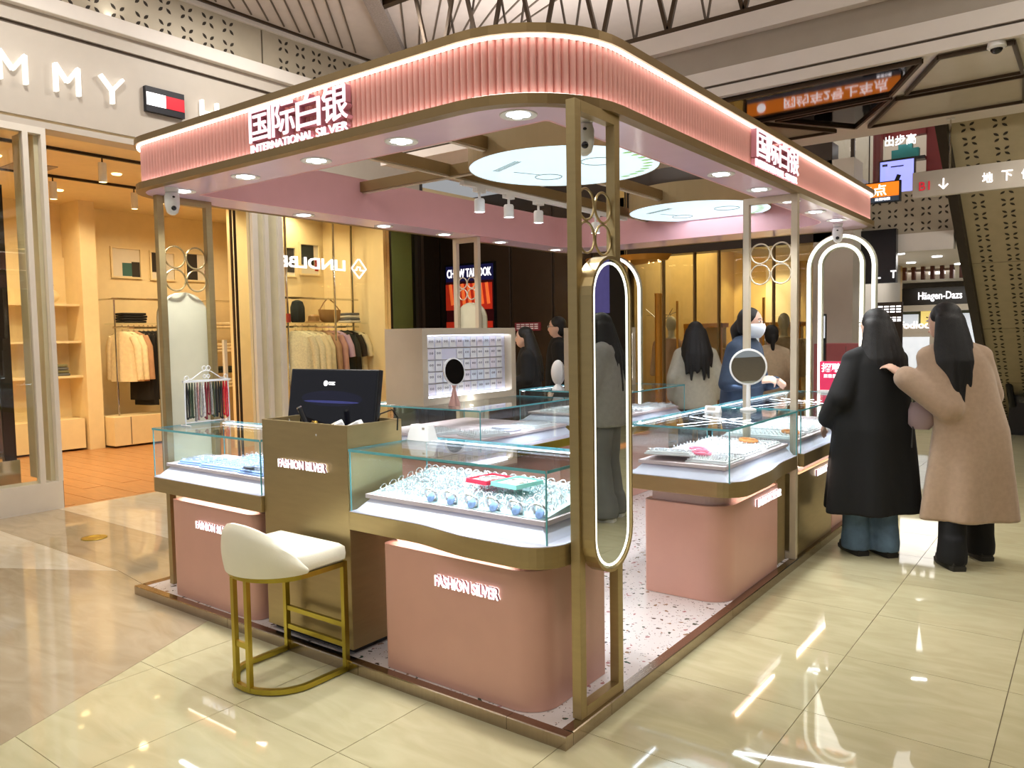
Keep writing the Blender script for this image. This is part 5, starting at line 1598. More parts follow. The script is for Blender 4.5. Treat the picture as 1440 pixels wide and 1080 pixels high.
# rounded backrest shell wrapped round the rear of the seat
bk = []
nA, nZ = 22, 8
cx_, R_out = -1.385, 0.228
for layer, off in ((0, 0.0), (1, -0.045)):
    grid = []
    for i in range(nA+1):
        a = PI+PI*0.02+(PI*0.96)*i/nA
        u = abs(i/nA-0.5)*2
        top = 0.725-0.19*(u**2.2)
        col_ = []
        for k in range(nZ+1):
            zz = 0.507+(top-0.507)*k/nZ
            bul = 0.016*math.sin(PI*k/nZ)
            RR = R_out+off+bul*(1 if layer == 0 else -1)*0.8
            if k == nZ:
                RR = R_out-0.0225+(0.008 if layer == 0 else -0.008)
            col_.append((cx_+RR*math.cos(a), -0.385+0.186+(RR*0.93)*math.sin(a), zz))
        grid.append(col_)
    bk.append(grid)
mb = MB()
for layer in (0, 1):
    n0 = len(mb.v)
    for col_ in bk[layer]:
        mb.v += col_
    for i in range(nA):
        for k in range(nZ):
            q = (n0+i*(nZ+1)+k, n0+(i+1)*(nZ+1)+k, n0+(i+1)*(nZ+1)+k+1, n0+i*(nZ+1)+k+1)
            mb.f.append(q if layer == 0 else tuple(reversed(q)))
M1 = (nA+1)*(nZ+1)
for i in range(nA):
    a, b = i*(nZ+1)+nZ, (i+1)*(nZ+1)+nZ
    mb.f.append((a, b, M1+b, M1+a))
    a, b = i*(nZ+1), (i+1)*(nZ+1)
    mb.f.append((b, a, M1+a, M1+b))
for k in range(nZ):
    mb.f.append((k, k+1, M1+k+1, M1+k))
    a = nA*(nZ+1)+k
    mb.f.append((a+1, a, M1+a, M1+a+1))
obj('backrest', mb, 'leather', st, smooth=True)
# ================================================================ PEOPLE
mat('skin', (226, 186, 164), 0.5, var=0.04)
mat('hair_black', (11, 9, 9), 0.55, var=0.3, scale=6, stretch=(30, 30, 2), bump=0.25, bscale=8)
mat('coat_black', (8, 9, 10), 0.85, var=0.15, scale=30)
mat('coat_beige', (176, 150, 126), 0.9, var=0.06, scale=40, bump=0.08, bscale=220, sheen=0.3)
mat('coat_navy', (40, 56, 78), 0.8, var=0.1, scale=30)
mat('jacket_grey', (190, 186, 168), 0.8, var=0.06, scale=30)
mat('jacket_sand', (196, 176, 146), 0.8, var=0.08, scale=30)
mat('sweat_grey', (150, 148, 144), 0.85, var=0.06, scale=30)
mat('pants_grey', (116, 116, 112), 0.85, var=0.06)
mat('jeans', (92, 116, 140), 0.85, var=0.3, scale=10, bump=0.2, bscale=30)
mat('pants_black', (16, 16, 18), 0.85)
mat('shoe_dark', (40, 38, 34), 0.5)
mat('shoe_white', (220, 216, 208), 0.5)
mat('mask_white', (226, 234, 244), 0.7, var=0.02)
mat('eye_white', (236, 232, 228), 0.2, var=0)
mat('eye_dark', (24, 16, 14), 0.15, var=0)
mat('lips', (190, 110, 104), 0.5)
mat('skirt_pink', (196, 160, 160), 0.8)

def oring(cx, cy, z, rx, ry, n=28, fold=0.0, ph=0.0, k=7):
    return [(cx+(rx*(1+fold*math.sin(k*2*PI*i/n+ph)))*math.cos(2*PI*i/n), cy+(ry*(1+fold*math.sin(k*2*PI*i/n+ph)))*math.sin(2*PI*i/n), z) for i in range(n)]

def hand(mb, wrist, d, side, up, curl=0.5):
    """palm and five separate bent fingers; d = pointing direction, up = back of the hand"""
    d = Vector(d).normalized()
    up = Vector(up)
    up = (up-d*up.dot(d)).normalized()
    s = d.cross(up)*side
    w = Vector(wrist)
    for k in range(3):
        capsule(mb, w+d*0.015+s*(0.02*(k-1)), w+d*0.075+s*(0.022*(k-1)), 0.016, 0.014, 8)
    for k, L in enumerate((0.058, 0.072, 0.075, 0.07)):
        b = w+d*0.08+s*((k-1.6)*0.0205)
        m = b+(d*math.cos(curl*0.7)-up*math.sin(curl*0.7))*L*0.5
        e = m+(d*math.cos(curl*2.0)-up*math.sin(curl*2.0))*L*0.5
        capsule(mb, b, m, 0.0088, 0.0082, 8)
        capsule(mb, m, e, 0.0082, 0.007, 8)
    b = w+d*0.03+s*0.032*-1
    m = b+(d*0.6-s*0.6-up*0.35).normalized()*0.036
    e = m+(d*0.9-s*0.05-up*0.4).normalized()*0.03
    capsule(mb, b, m, 0.011, 0.0095, 8)
    capsule(mb, m, e, 0.0095, 0.008, 8)

def person(label, loc, rz, h=1.65, la=None, ra=None, legs=None, lean=(0, 0), head=(0, 0, 0), hyaw=0.0, skin='skin', top=None, sleeves=None, pants=None, shoes='shoe_dark',
           hair='long', mask=False, voxel=0.011, hands=True, glasses=False, hcurl=0.5, hand_up=None):
    """faces local +y; -x is the person's left.  la / ra: elbow and wrist; legs: ankles"""
    t = thing('person', label, 'person', loc, None, rz)
    s = h/1.65
    lx, ly = lean
    def L(p):                                       # lean the upper body
        k = max(0.0, (p[2]-0.86)/0.5)
        return Vector(((p[0]+lx*k)*s, (p[1]+ly*k)*s, p[2]*s))
    la = la or ((-0.235, -0.02, 1.08), (-0.23, 0.08, 0.84))
    ra = ra or ((0.235, -0.02, 1.08), (0.23, 0.08, 0.84))
    legs = legs or ((-0.10, 0.0), (0.10, 0.0))
    hc = L((0, 0.015, 1.535))+Vector(head)
    HR = Matrix.Translation(hc) @ Matrix.Rotation(hyaw, 4, 'Z')
    def H(p):
        return HR @ (Vector(p)*s)
    b = MB()
    # torso, neck
    k0 = len(b.v)
    tor = []
    for z, rx, ry in ((0.80, 0.13, 0.09), (0.90, 0.15, 0.10), (1.02, 0.125, 0.085), (1.16, 0.14, 0.095), (1.28, 0.155, 0.095), (1.36, 0.13, 0.075), (1.40, 0.07, 0.055)):
        c = L((0, 0, z))
        tor.append(oring(c.x, c.y, c.z, rx*s, ry*s, 16))
    b.loft(tor)
    capsule(b, L((0, 0, 1.36)), hc+Vector((0, -0.01, -0.04)), 0.05*s, 0.046*s)
    # head
    n0 = len(b.v)
    b.ellip((0, 0, 0.01), (0.073, 0.09, 0.105), 20, 14)
    b.ellip((0, 0.02, -0.05), (0.056, 0.066, 0.062), 16, 10)
    b.ellip((0, 0.092, -0.02), (0.011, 0.016, 0.02), 8, 8)
    b.ellip((0, 0.08, 0.0), (0.008, 0.012, 0.03), 8, 8)
    for q in (-1, 1):
        b.ellip((q*0.076, -0.005, -0.015), (0.010, 0.018, 0.028), 8, 8)
    b.v = b.v[:n0]+[tuple(H(p)) for p in b.v[n0:]]
    sh = {-1: L((-0.165, 0, 1.335)), 1: L((0.165, 0, 1.335))}
    arms = {-1: [Vector(q)*s for q in la], 1: [Vector(q)*s for q in ra]}
    for q in (-1, 1):
        e, w = arms[q]
        capsule(b, sh[q], e, 0.046*s, 0.038*s)
        capsule(b, e, w, 0.037*s, 0.026*s)
        if hands:
            hand(b, w, (w-e), q, hand_up or Vector((q*0.6, 0.2, 0.8)), hcurl)
    an = {}
    for q, (ax, ay) in zip((-1, 1), legs):
        hip, kn, ak = Vector((q*0.085, 0, 0.86))*s, Vector((q*0.075+ax*0.3, ay*0.5+0.02, 0.47))*s, Vector((ax, ay, 0.085))*s
        an[q] = (hip, kn, ak)
        capsule(b, hip, kn, 0.075*s, 0.055*s)
        capsule(b, kn, ak, 0.052*s, 0.036*s)
        capsule(b, ak-Vector((0, 0.02, 0.045)), ak+Vector((0, 0.13, -0.06)), 0.034, 0.022)
    fused('body', b, skin, t, voxel)
    for q in (-1, 1):
        o = obj('eye', MB().ellip((0, 0, 0), (0.0135, 0.008, 0.007), 10, 8).xf(HR @ Matrix.Scale(s, 4) @ Matrix.Translation((q*0.031, 0.082, 0.008))), 'eye_white', t, local=True, smooth=True)
        obj('iris', MB().ellip((0, 0, 0), (0.0065, 0.004, 0.0068), 10, 8).xf(HR @ Matrix.Scale(s, 4) @ Matrix.Translation((q*0.031, 0.0875, 0.008))), 'eye_dark', o, local=True, smooth=True)
        obj('eyebrow', MB().tube([H((q*0.016, 0.091, 0.028)), H((q*0.032, 0.089, 0.033)), H((q*0.05, 0.078, 0.028))], 0.003, 6), 'hair_black', t, local=True)
    if mask:
        mk = MB()
        rows_ = []
        for z, rx, ry in ((-0.118, 0.044, 0.068), (-0.095, 0.062, 0.092), (-0.065, 0.074, 0.106), (-0.035, 0.077, 0.112), (-0.008, 0.068, 0.104)):
            rows_.append([tuple(H((rx*math.sin(a), ry*math.cos(a)+0.002, z))) for a in [math.radians(-98+196*i/16) for i in range(17)]])
        mk.loft(rows_, caps=False, closed=False)
        o = obj('face_mask', mk, 'mask_white', t, local=True, smooth=True)
        so = o.modifiers.new('thick', 'SOLIDIFY')
        so.thickness = 0.004
        for q in (-1, 1):
            obj('mask_strap', MB().tube([H((q*0.072, 0.03, -0.02)), H((q*0.082, 0.0, -0.005)), H((q*0.08, -0.02, -0.02)), H((q*0.066, 0.03, -0.09))], 0.0018, 5), 'mask_white', t, local=True)
    else:
        obj('mouth', MB().ellip((0, 0, 0), (0.022, 0.006, 0.007), 10, 6).xf(HR @ Matrix.Scale(s, 4) @ Matrix.Translation((0, 0.083, -0.062))), 'lips', t, local=True, smooth=True)
    if glasses:
        gm = MB()
        for q in (-1, 1):
            gm.torus(H((q*0.033, 0.1, 0.006)), 0.022*s, 0.0016, tuple((HR.to_3x3() @ Vector((0, 1, 0)))), 16, 5)
            gm.tube([H((q*0.054, 0.098, 0.01)), H((q*0.078, 0.0, 0.008))], 0.0016, 5)
        obj('glasses', gm, 'chrome', t, local=True)
    # hair
    hm = MB()
    n0 = len(hm.v)
    hm.ellip((0, -0.018, 0.036), (0.086, 0.094, 0.092), 22, 14)
    hm.ellip((0, -0.045, -0.01), (0.083, 0.066, 0.10), 20, 12)
    if hair in ('long', 'longest'):
        low, wd = (-0.44, 1.75) if hair == 'long' else (-0.50, 1.6)
        for k in range(11):
            a = -1.5+3.0*k/10
            x0_, y0_ = 0.080*math.sin(a), -0.03-0.058*math.cos(a)
            c_ = math.cos(a)
            mid = (x0_*wd, -0.05-0.115*c_, low*0.5)
            capsule(hm, (x0_, y0_, 0.02), mid, 0.034, 0.04, 8)
            capsule(hm, mid, (x0_*(wd+0.1)+0.014*math.sin(k*2.1), -0.06-0.15*c_, low+0.06*math.sin(k*1.7)+0.10*(1-c_)), 0.04, 0.014, 8)
    if hair == 'ponytail':
        capsule(hm, (0.0, -0.09, 0.0), (0.0, -0.13, -0.05), 0.042, 0.045, 10)
        capsule(hm, (0.0, -0.13, -0.05), (0.0, -0.125, -0.20), 0.045, 0.02, 10)
    if hair == 'low':
        capsule(hm, (0.0, -0.09, -0.02), (0.0, -0.11, -0.17), 0.035, 0.022, 10)
    hm.v = hm.v[:n0]+[tuple(H(p)) for p in hm.v[n0:]]
    fused('hair', hm, 'hair_black', t, 0.011, 2)
    # clothes
    if top:
        m, hem, prof, fold = top
        c = MB()
        rr = []
        for z, rx, ry in prof:
            q = L((0, 0, z))
            rr.append(oring(q.x, q.y, q.z, rx*s, ry*s, 42, fold*max(0, (1.1-z)), 0.4, 6))
        c.loft(rr)
        for q in (-1, 1):
            capsule(c, L((q*0.03, -0.005, 1.375)), sh[q]+Vector((0, 0, -0.02)), 0.058*s, 0.07*s, 14)
        sl0, sl1, sl2 = sleeves or (0.082, 0.07, 0.06)
        for q in (-1, 1):
            e, w = arms[q]
            capsule(c, sh[q]+Vector((-q*0.012, 0, -0.035)), e, sl0*s, sl1*s, 14)
            capsule(c, e, w+(e-w).normalized()*0.03, sl1*s, sl2*s, 14)
        fused('coat' if hem < 0.6 else 'jacket', c, m, t, max(voxel, 0.012), 5)
    if pants:
        p = MB()
        hip = L((0, 0, 0.86))
        p.loft([oring(0, 0, 0.78*s, 0.15*s, 0.11*s, 20), oring(0, 0, 0.94*s, 0.155*s, 0.11*s, 20)])
        fl_ = pants[1]
        for q in (-1, 1):
            a, kn, ak = an[q]
            capsule(p, a, kn, 0.09*s, 0.078*s, 14)
            capsule(p, kn, ak+Vector((0, 0, 0.01)), 0.076*s, fl_*s, 14)
            n0 = len(p.v)
            p.lathe([(0.0001, 0.03), (fl_*s, 0.03), (fl_*s*1.05, 0.09), (fl_*s*0.9, 0.2), (0.0001, 0.2)], (ak.x, ak.y, 0), 16, 1.0, 1.15)
        fused('trousers', p, pants[0], t, 0.012, 4)
    for q in (-1, 1):
        ak = an[q][2]
        f = MB()
        f.loft([[(ak.x+u*rx, ak.y+v, z) for u, v in ((-1, -0.07), (-0.8, -0.095), (0.8, -0.095), (1, -0.07), (1, 0.09), (0.6, 0.165), (-0.6, 0.165), (-1, 0.09))] for z, rx in ((0.0, 0.046), (0.022, 0.05), (0.028, 0.047))])
        f.loft([[(ak.x+u*rx, ak.y+v*k_, z) for u, v in ((-1, -0.07), (-0.8, -0.09), (0.8, -0.09), (1, -0.07), (1, 0.09), (0.6, 0.155), (-0.6, 0.155), (-1, 0.09))] for z, rx, k_ in ((0.028, 0.045, 1.0), (0.055, 0.043, 0.96), (0.082, 0.034, 0.6), (0.09, 0.02, 0.4))])
        obj('shoe', f, shoes, t, local=True, smooth=True)
    return t

LONG = ((0.30, 0.325, 0.22), (0.40, 0.32, 0.215), (0.62, 0.305, 0.205), (0.86, 0.28, 0.19), (1.05, 0.25, 0.17), (1.2, 0.225, 0.15), (1.29, 0.205, 0.13), (1.35, 0.16, 0.105), (1.40, 0.085, 0.075))
LONG2 = ((0.29, 0.30, 0.19), (0.40, 0.29, 0.185), (0.62, 0.262, 0.175), (0.86, 0.232, 0.16), (1.05, 0.212, 0.145), (1.2, 0.205, 0.135), (1.30, 0.195, 0.125), (1.37, 0.16, 0.10), (1.42, 0.085, 0.075))
SHORT = ((0.74, 0.215, 0.15), (0.80, 0.225, 0.155), (0.95, 0.22, 0.15), (1.1, 0.215, 0.145), (1.22, 0.205, 0.135), (1.31, 0.19, 0.12), (1.37, 0.155, 0.10), (1.42, 0.08, 0.07))
# two customers seen from behind in the aisle
person('person with long black hair in a long black coat and jeans, leaning to the counter', (0.31, 3.27, 0), 0.80, 1.63,
       la=((-0.255, -0.02, 1.06), (-0.245, 0.14, 0.90)), ra=((0.23, 0.08, 1.06), (0.16, 0.26, 1.0)), legs=((-0.085, 0.05), (0.075, -0.03)), lean=(0.035, 0.04), head=(0.01, 0.02, 0.0),
       hyaw=0.25, top=('coat_black', 0.3, LONG, 0.15), sleeves=(0.078, 0.085, 0.075), pants=('jeans', 0.088), shoes='shoe_dark', hair='long')
person('person with long dark hair in a long beige wool coat, touching the other\'s back', (0.86, 3.38, 0), 0.62, 1.655,
       la=((-0.18, -0.08, 1.0), (-0.40, 0.06, 1.20)), ra=((0.17, 0.12, 1.06), (0.06, 0.28, 1.0)), legs=((-0.15, -0.09), (0.14, 0.12)), lean=(-0.10, 0.03), head=(-0.01, 0.02, 0.0),
       hyaw=0.55, top=('coat_beige', 0.3, LONG2, 0.15), sleeves=(0.08, 0.092, 0.08), pants=('pants_black', 0.082), shoes='shoe_dark', hair='longest')
# sales assistant behind the aisle counter
person('sales assistant with a ponytail, white face mask and navy jacket behind the counter', (-0.81, 3.86, 0.05), -1.7, 1.64,
       la=((-0.235, 0.06, 1.02), (-0.10, 0.26, 1.05)), ra=((0.27, 0.02, 1.05), (0.20, 0.27, 1.08)), lean=(0.0, 0.03), head=(0.0, 0.03, -0.01), hyaw=0.1,
       top=('coat_navy', 0.7, SHORT, 0.03), sleeves=(0.078, 0.066, 0.055), pants=('pants_black', 0.07), hair='ponytail', mask=True, voxel=0.0075, hcurl=1.0)
# passers-by behind the kiosk
person('person with black hair seen from behind in a pale grey jacket and black trousers', (-1.80, 5.22, 0), 0.66, 1.60,
       top=('jacket_grey', 0.75, SHORT, 0.03), sleeves=(0.085, 0.075, 0.06), pants=('pants_black', 0.085), hair='long', voxel=0.013)
person('person in black with long hair in profile beside the large lit display', (-3.42, 4.55, 0), 2.15, 1.60,
       la=((-0.23, 0.0, 1.06), (-0.1, 0.26, 1.0)), ra=((0.235, 0.0, 1.06), (0.1, 0.26, 1.0)), head=(0, 0.03, -0.02),
       top=('coat_black', 0.5, ((0.55, 0.23, 0.17),)+SHORT[1:], 0.03), pants=('pants_black', 0.075), hair='long', voxel=0.013)
person('short haired person with glasses in a black jacket, beyond the display', (-3.53, 5.3, 0), 2.2, 1.70,
       top=('coat_black', 0.75, SHORT, 0.03), sleeves=(0.09, 0.08, 0.06), pants=('pants_black', 0.08), hair='short', glasses=True, voxel=0.013)
person('person in a sand hooded jacket and pink skirt, far behind the assistant', (-1.50, 6.62, 0), 0.55, 1.56,
       top=('jacket_sand', 0.75, SHORT, 0.03), pants=('skirt_pink', 0.11), hair='low', voxel=0.014)
# person reflected in the oval mirror, standing further along the aisle outside the picture
person('person in a grey sweatshirt and wide grey trousers, seen in the oval mirror', (1.72, 3.2, 0), -1.75, 1.70,
       la=((-0.25, 0.05, 1.06), (-0.06, 0.26, 1.08)), ra=((0.25, 0.05, 1.06), (0.06, 0.26, 1.1)), head=(0, 0.05, -0.04),
       top=('sweat_grey', 0.75, SHORT, 0.03), sleeves=(0.085, 0.08, 0.06), pants=('pants_grey', 0.10), shoes='shoe_white', hair='long', voxel=0.013)
mat('bag_mauve', (140, 118, 118), 0.5, var=0.06)
bgm = thing('shoulder_bag', 'small mauve shoulder bag hanging between the two customers', 'bag', (0.60, 3.24, 0.86))
obj('pouch', MB().loft([oring(0.60, 3.24, z, rx, ry, 18) for z, rx, ry in ((0.86, 0.05, 0.03), (0.89, 0.075, 0.04), (0.98, 0.075, 0.035), (1.03, 0.06, 0.02))]), 'bag_mauve', bgm, smooth=True)
obj('strap', MB().tube([(0.55, 3.24, 1.02), (0.62, 3.2, 1.16), (0.70, 3.24, 1.26)], 0.006, 6).tube([(0.56, 3.22, 0.9), (0.555, 3.21, 0.74)], 0.006, 6), 'shoe_dark', bgm)
# ================================================================ CLOTHING SHOP CONTENTS
mat('cloth_cream', (240, 224, 186), 0.85, var=0.08, scale=20, bump=0.15, bscale=40)
mat('cloth_knit', (236, 226, 196), 0.9, var=0.12, scale=50, bump=0.6, bscale=70)
mat('cloth_black', (20, 18, 18), 0.85, var=0.1)
mat('cloth_taupe', (190, 150, 118), 0.85, var=0.1)
mat('cloth_rose', (206, 158, 150), 0.85, var=0.1)
mat('cloth_dark', (36, 44, 44), 0.85, var=0.1)
mat('cloth_lilac', (206, 176, 206), 0.85, var=0.1)
mat('cloth_olive', (110, 110, 80), 0.85, var=0.15)
mat('denim_fold', (96, 100, 104), 0.85, var=0.2)
mat('canvas_teal', (60, 106, 104), 0.7)
mat('canvas_dark', (44, 40, 38), 0.7, var=0.1)
mat('canvas_red', (150, 44, 36), 0.7)
mat('bag_tan', (150, 112, 66), 0.45, var=0.1)

def garment(loc, rz, m, lab, grp, w=0.2, L=0.62, sleeve=0.52, knit=False):
    """shirt or coat on a hanger: hangs below its hook, flat in local x"""
    t = thing('hanging_garment', lab, 'garment', loc, grp, rz)
    obj('hanger', MB().tube([(0, 0, 0.0), (0.012, 0, 0.02), (0, 0, 0.035), (-0.012, 0, 0.02), (0, 0, -0.01), (0, 0, -0.05)], 0.003, 5).tube([(-w*0.9, 0, -0.10), (0, 0, -0.05), (w*0.9, 0, -0.10)], 0.006, 6), 'chrome', t, local=True)
    b = MB()
    rings = []
    for z, rx, ry in ((-0.055, 0.05, 0.03), (-0.085, w*0.7, 0.034), (-0.13, w, 0.04), (-0.3, w*0.96, 0.045), (-0.5, w*1.0, 0.05), (-0.055-L, w*1.08, 0.055)):
        rings.append(oring(0, 0, z, rx, ry, 26, 0.06 if z < -0.25 else 0.0, 0.5, 7))
    b.loft(rings)
    obj('body', b, m, t, local=True, smooth=True)
    if sleeve:
        for q in (-1, 1):
            obj('sleeve', MB().tube([(q*w*0.86, 0, -0.13), (q*(w+0.035), 0.01, -0.28), (q*(w+0.055), 0.02, -0.13-sleeve)], [0.05, 0.052, 0.045], 10), m, t, local=True, smooth=True)
    return t
# rack against the back wall
rk1 = thing('clothes_rack', 'slim metal clothes rack with jackets and black tops in the lit shop', 'rack', (-9.7, 3.6, 0), 'shop racks')
for y in (3.23, 4.55):
    obj('upright', MB().tube([(-9.7, y, 0), (-9.7, y, 2.11)], 0.014, 8), 'chrome', rk1)
    obj('brace', MB().tube([(-9.7, y, 2.11), (-10.25, y, 2.11)], 0.012, 8), 'chrome', rk1)
    obj('rear_upright', MB().tube([(-10.25, y-0.05, 0), (-10.25, y, 2.11)], 0.012, 8), 'chrome', rk1)
for z in (2.11, 1.70):
    obj('rail', MB().tube([(-9.7, 3.2, z), (-9.7, 4.56, z)], 0.014, 8), 'chrome', rk1)
obj('shelf', MB().box(-9.95, -9.6, 3.2, 4.56, 1.745, 1.765), 'shop_glass', rk1)
lb = thing('storage_plinth', 'low cream storage block under the clothes rack', 'plinth', (-9.55, 3.6, 0))
obj('body', MB().box(-9.95, -9.5, 3.06, 4.6, 0.03, 0.44), 'shop_cream', lb, bevel=0.006)
obj('panel_gap', MB().box(-9.499, -9.495, 3.29, 3.30, 0.04, 0.43), 'groove_dark', lb)
for k, (y, m, lab) in enumerate(((3.33, 'cloth_cream', 'cream jacket at the outer end of the rack'), (3.42, 'cloth_cream', 'second cream jacket from the outer end of the rack'), (3.50, 'cloth_taupe', 'tan jacket between the cream and black garments on the rack'))):
    garment((-9.7, y, 1.70), 0.35, m, lab, 'jackets on the shop rack', 0.21, 0.72, 0.62)
for k in range(5):
    garment((-9.7, 3.58+k*0.065, 1.70), 0.3, 'cloth_black', ['first', 'second', 'third', 'fourth', 'fifth'][k]+' black long top past the tan jacket on the rack', 'black tops on the shop rack', 0.2, 1.0 if k != 1 else 1.08, 0.0)
for k in range(4):
    tag(obj('folded_sweater', MB().prism(rrect(-9.9, -9.65, 3.33-0.01*(k % 2), 3.68+0.008*(k % 3), 0.03, 4), 1.766+k*0.037, 1.80+k*0.037), 'cloth_black', bevel=0.012),
        ['lowest', 'second lowest', 'second highest', 'topmost'][k]+' black folded sweater in the stack on the rack shelf', 'sweater', 'black sweater stack')
def picture(y0, y1, z0, z1, x, blocks, lab):
    t = thing('framed_print', lab, 'picture', (x, (y0+y1)/2, z0), 'framed prints in the shop')
    obj('frame', (lambda m: (setattr(m, 'v', [(x+p[2], p[0], p[1]) for p in m.v]), m)[1])(MB().ring(rrect(y0, y1, z0, z1, 0.001, 1), rrect(y0+0.025, y1-0.025, z0+0.025, z1-0.025, 0.001, 1), 0.0, 0.03)), 'shop_cream', t)
    obj('paper', MB().box(x, x+0.008, y0+0.02, y1-0.02, z0+0.02, z1-0.02), 'frame_white', t)
    for a, b, c, d, m in blocks:
        obj('colour_block', MB().box(x+0.008, x+0.011, y0+0.03+(y1-y0-0.06)*a, y0+0.03+(y1-y0-0.06)*b, z0+0.03+(z1-z0-0.06)*c, z0+0.03+(z1-z0-0.06)*d), m, t)
picture(3.5, 3.97, 2.45, 2.92, -10.3, ((0.35, 0.7, 0.02, 0.5, 'canvas_teal'), (0.7, 1.0, 0.0, 0.55, 'canvas_dark')), 'framed print with a teal and a dark block, nearest the shelves')
picture(4.1, 4.52, 2.44, 2.90, -10.3, ((0.0, 0.6, 0.25, 1.0, 'canvas_dark'), (0.6, 1.0, 0.0, 0.4, 'frame_white')), 'framed print with a large dark block, middle of the back wall')
picture(4.68, 5.16, 2.45, 2.92, -10.3, ((0.0, 0.45, 0.0, 1.0, 'canvas_dark'), (0.75, 1.0, 0.1, 0.4, 'canvas_red')), 'framed print with a dark half and a red patch on the back wall')
# recessed shelves
sh_ = thing('wall_shelf', 'cream recessed wall shelves with folded clothes beside the entrance', 'shelf', (-9.95, 2.4, 0), None)
obj('back', MB().box(-10.3, -10.25, 1.6, 2.83, 0.0, 2.7), 'shop_cream', sh_)
for z in (2.03, 1.52, 1.04):
    obj('shelf_board', MB().box(-10.25, -9.85, 1.6, 2.83, z-0.03, z), 'shop_cream', sh_)
obj('base_cabinet', MB().box(-10.25, -9.8, 1.6, 2.80, 0.03, 0.44), 'shop_cream', sh_)
for k in range(4):
    tag(obj('folded_shirt', MB().prism(rrect(-10.15, -9.87, 2.3, 2.68-0.01*k, 0.03, 4), 1.041+k*0.04, 1.078+k*0.04), 'cloth_olive' if k % 2 else 'denim_fold', bevel=0.012),
        ['lowest', 'second lowest', 'second highest', 'topmost'][k]+' folded olive shirt in the stack on the recessed shelf', 'shirt', 'folded shirts on the recessed shelf')
tag(obj('wall_handbag', MB().ellip((-10.05, 2.5, 2.14), (0.07, 0.16, 0.10), 16, 10).torus((-10.05, 2.5, 2.26), 0.10, 0.008, (1, 0, 0), 18, 6), 'shop_cream', smooth=True), 'cream handbag on the top recessed shelf', 'handbag')
tag(obj('wool_beret', MB().ellip((-9.98, 2.42, 1.60), (0.09, 0.09, 0.07), 14, 8), 'canvas_red', smooth=True), 'small dark red beret on the middle recessed shelf', 'beret')
# second rack with folded goods
rk2 = thing('shelf_rack', 'slim metal shelf rack with folded cream clothes behind the shop end post', 'rack', (-9.6, 5.0, 0), 'shop racks')
for y in (4.72, 5.2):
    obj('upright', MB().tube([(-9.55, y, 0), (-9.55, y, 2.12)], 0.013, 8), 'chrome', rk2)
for z in (2.12, 1.68, 1.30, 0.98, 0.74):
    obj('shelf', MB().box(-9.95, -9.55, 4.62, 5.3, z-0.012, z), 'chrome' if z > 2 else 'shop_glass', rk2)
for z, n, m in ((1.68, 2, 'cloth_cream'), (1.30, 3, 'cloth_cream'), (0.98, 2, 'cloth_dark'), (0.74, 3, 'cloth_knit')):
    for k in range(n):
        tag(obj('folded_garment', MB().prism(rrect(-9.9, -9.6, 4.72, 5.14-0.01*k, 0.03, 4), z+0.001+k*0.05, z+0.047+k*0.05), m, bevel=0.014),
            '%s folded %s garment on the %s shelf of the slim rack' % (['lower', 'upper', 'topmost'][k], {'cloth_cream': 'cream', 'cloth_dark': 'dark', 'cloth_knit': 'thick knitted'}[m], {1.68: 'highest', 1.30: 'second', 0.98: 'third', 0.74: 'lowest'}[z]), 'garment', 'folded garments on the slim rack')
gs = thing('glass_stand', 'pale slim glass display stand just inside the shop entrance', 'stand', (-6.9, 3.15, 0))
for y in (2.85, 3.15):
    obj('upright', MB().box(-6.92, -6.88, y-0.02, y+0.02, 0, 1.5), 'frame_white', gs)
for z in (0.5, 0.95, 1.48):
    obj('shelf', MB().box(-7.1, -6.85, 2.85, 3.15, z, z+0.02), 'shop_glass', gs)
# rack in the wide window
rk3 = thing('clothes_rack', 'gold toned display rack with knitwear, bag and hats in the shop window', 'rack', (-7.2, 4.9, 0), 'shop racks')
for y in (4.3, 5.45):
    obj('upright', MB().tube([(-7.2, y, 0), (-7.2, y, 3.40)], 0.018, 8), 'chrome', rk3)
obj('centre_upright', MB().tube([(-7.0, 4.95, 0), (-7.0, 4.95, 3.40)], 0.016, 8), 'chrome', rk3)
for z in (2.05, 1.66):
    obj('rail', MB().tube([(-7.2, 4.1, z), (-7.2, 5.55, z)], 0.014, 8), 'chrome', rk3)
obj('shelf', MB().box(-7.4, -7.02, 4.1, 5.55, 1.70, 1.715), 'shop_glass', rk3)
seq3 = [('cloth_knit', 'cream cable knit'), ('cloth_knit', 'second cream cable knit'), ('cloth_cream', 'pale cream'), ('cloth_cream', 'second pale cream'), ('cloth_taupe', 'tan'), ('cloth_rose', 'rose'), ('cloth_lilac', 'lilac'), ('cloth_dark', 'dark green'), ('cloth_black', 'black'), ('cloth_cream', 'last cream')]
for k, (m, nm) in enumerate(seq3):
    garment((-7.2, 4.42+k*0.115, 1.66), 0.45 if k > 2 else 0.9-0.2*k, m, nm+' garment hanging on the rack in the shop window', 'garments in the shop window', 0.22 if k < 3 else 0.19, 0.66, 0.55 if k < 6 else 0.3)
bgp = thing('handbag', 'large tan crescent handbag on the window rack shelf', 'handbag', (-7.2, 5.02, 1.715))
obj('pouch', MB().loft([oring(-7.2, 5.02, z, rx, ry, 22) for z, rx, ry in ((1.716, 0.05, 0.12), (1.76, 0.07, 0.17), (1.84, 0.06, 0.19), (1.90, 0.035, 0.20))]), 'bag_tan', bgp, smooth=True)
obj('strap', MB().tube([(-7.2, 4.84, 1.89), (-7.2, 4.92, 2.0), (-7.2, 5.0, 2.06), (-7.2, 5.1, 2.0), (-7.2, 5.2, 1.89)], 0.009, 6), 'bag_tan', bgp, smooth=True)
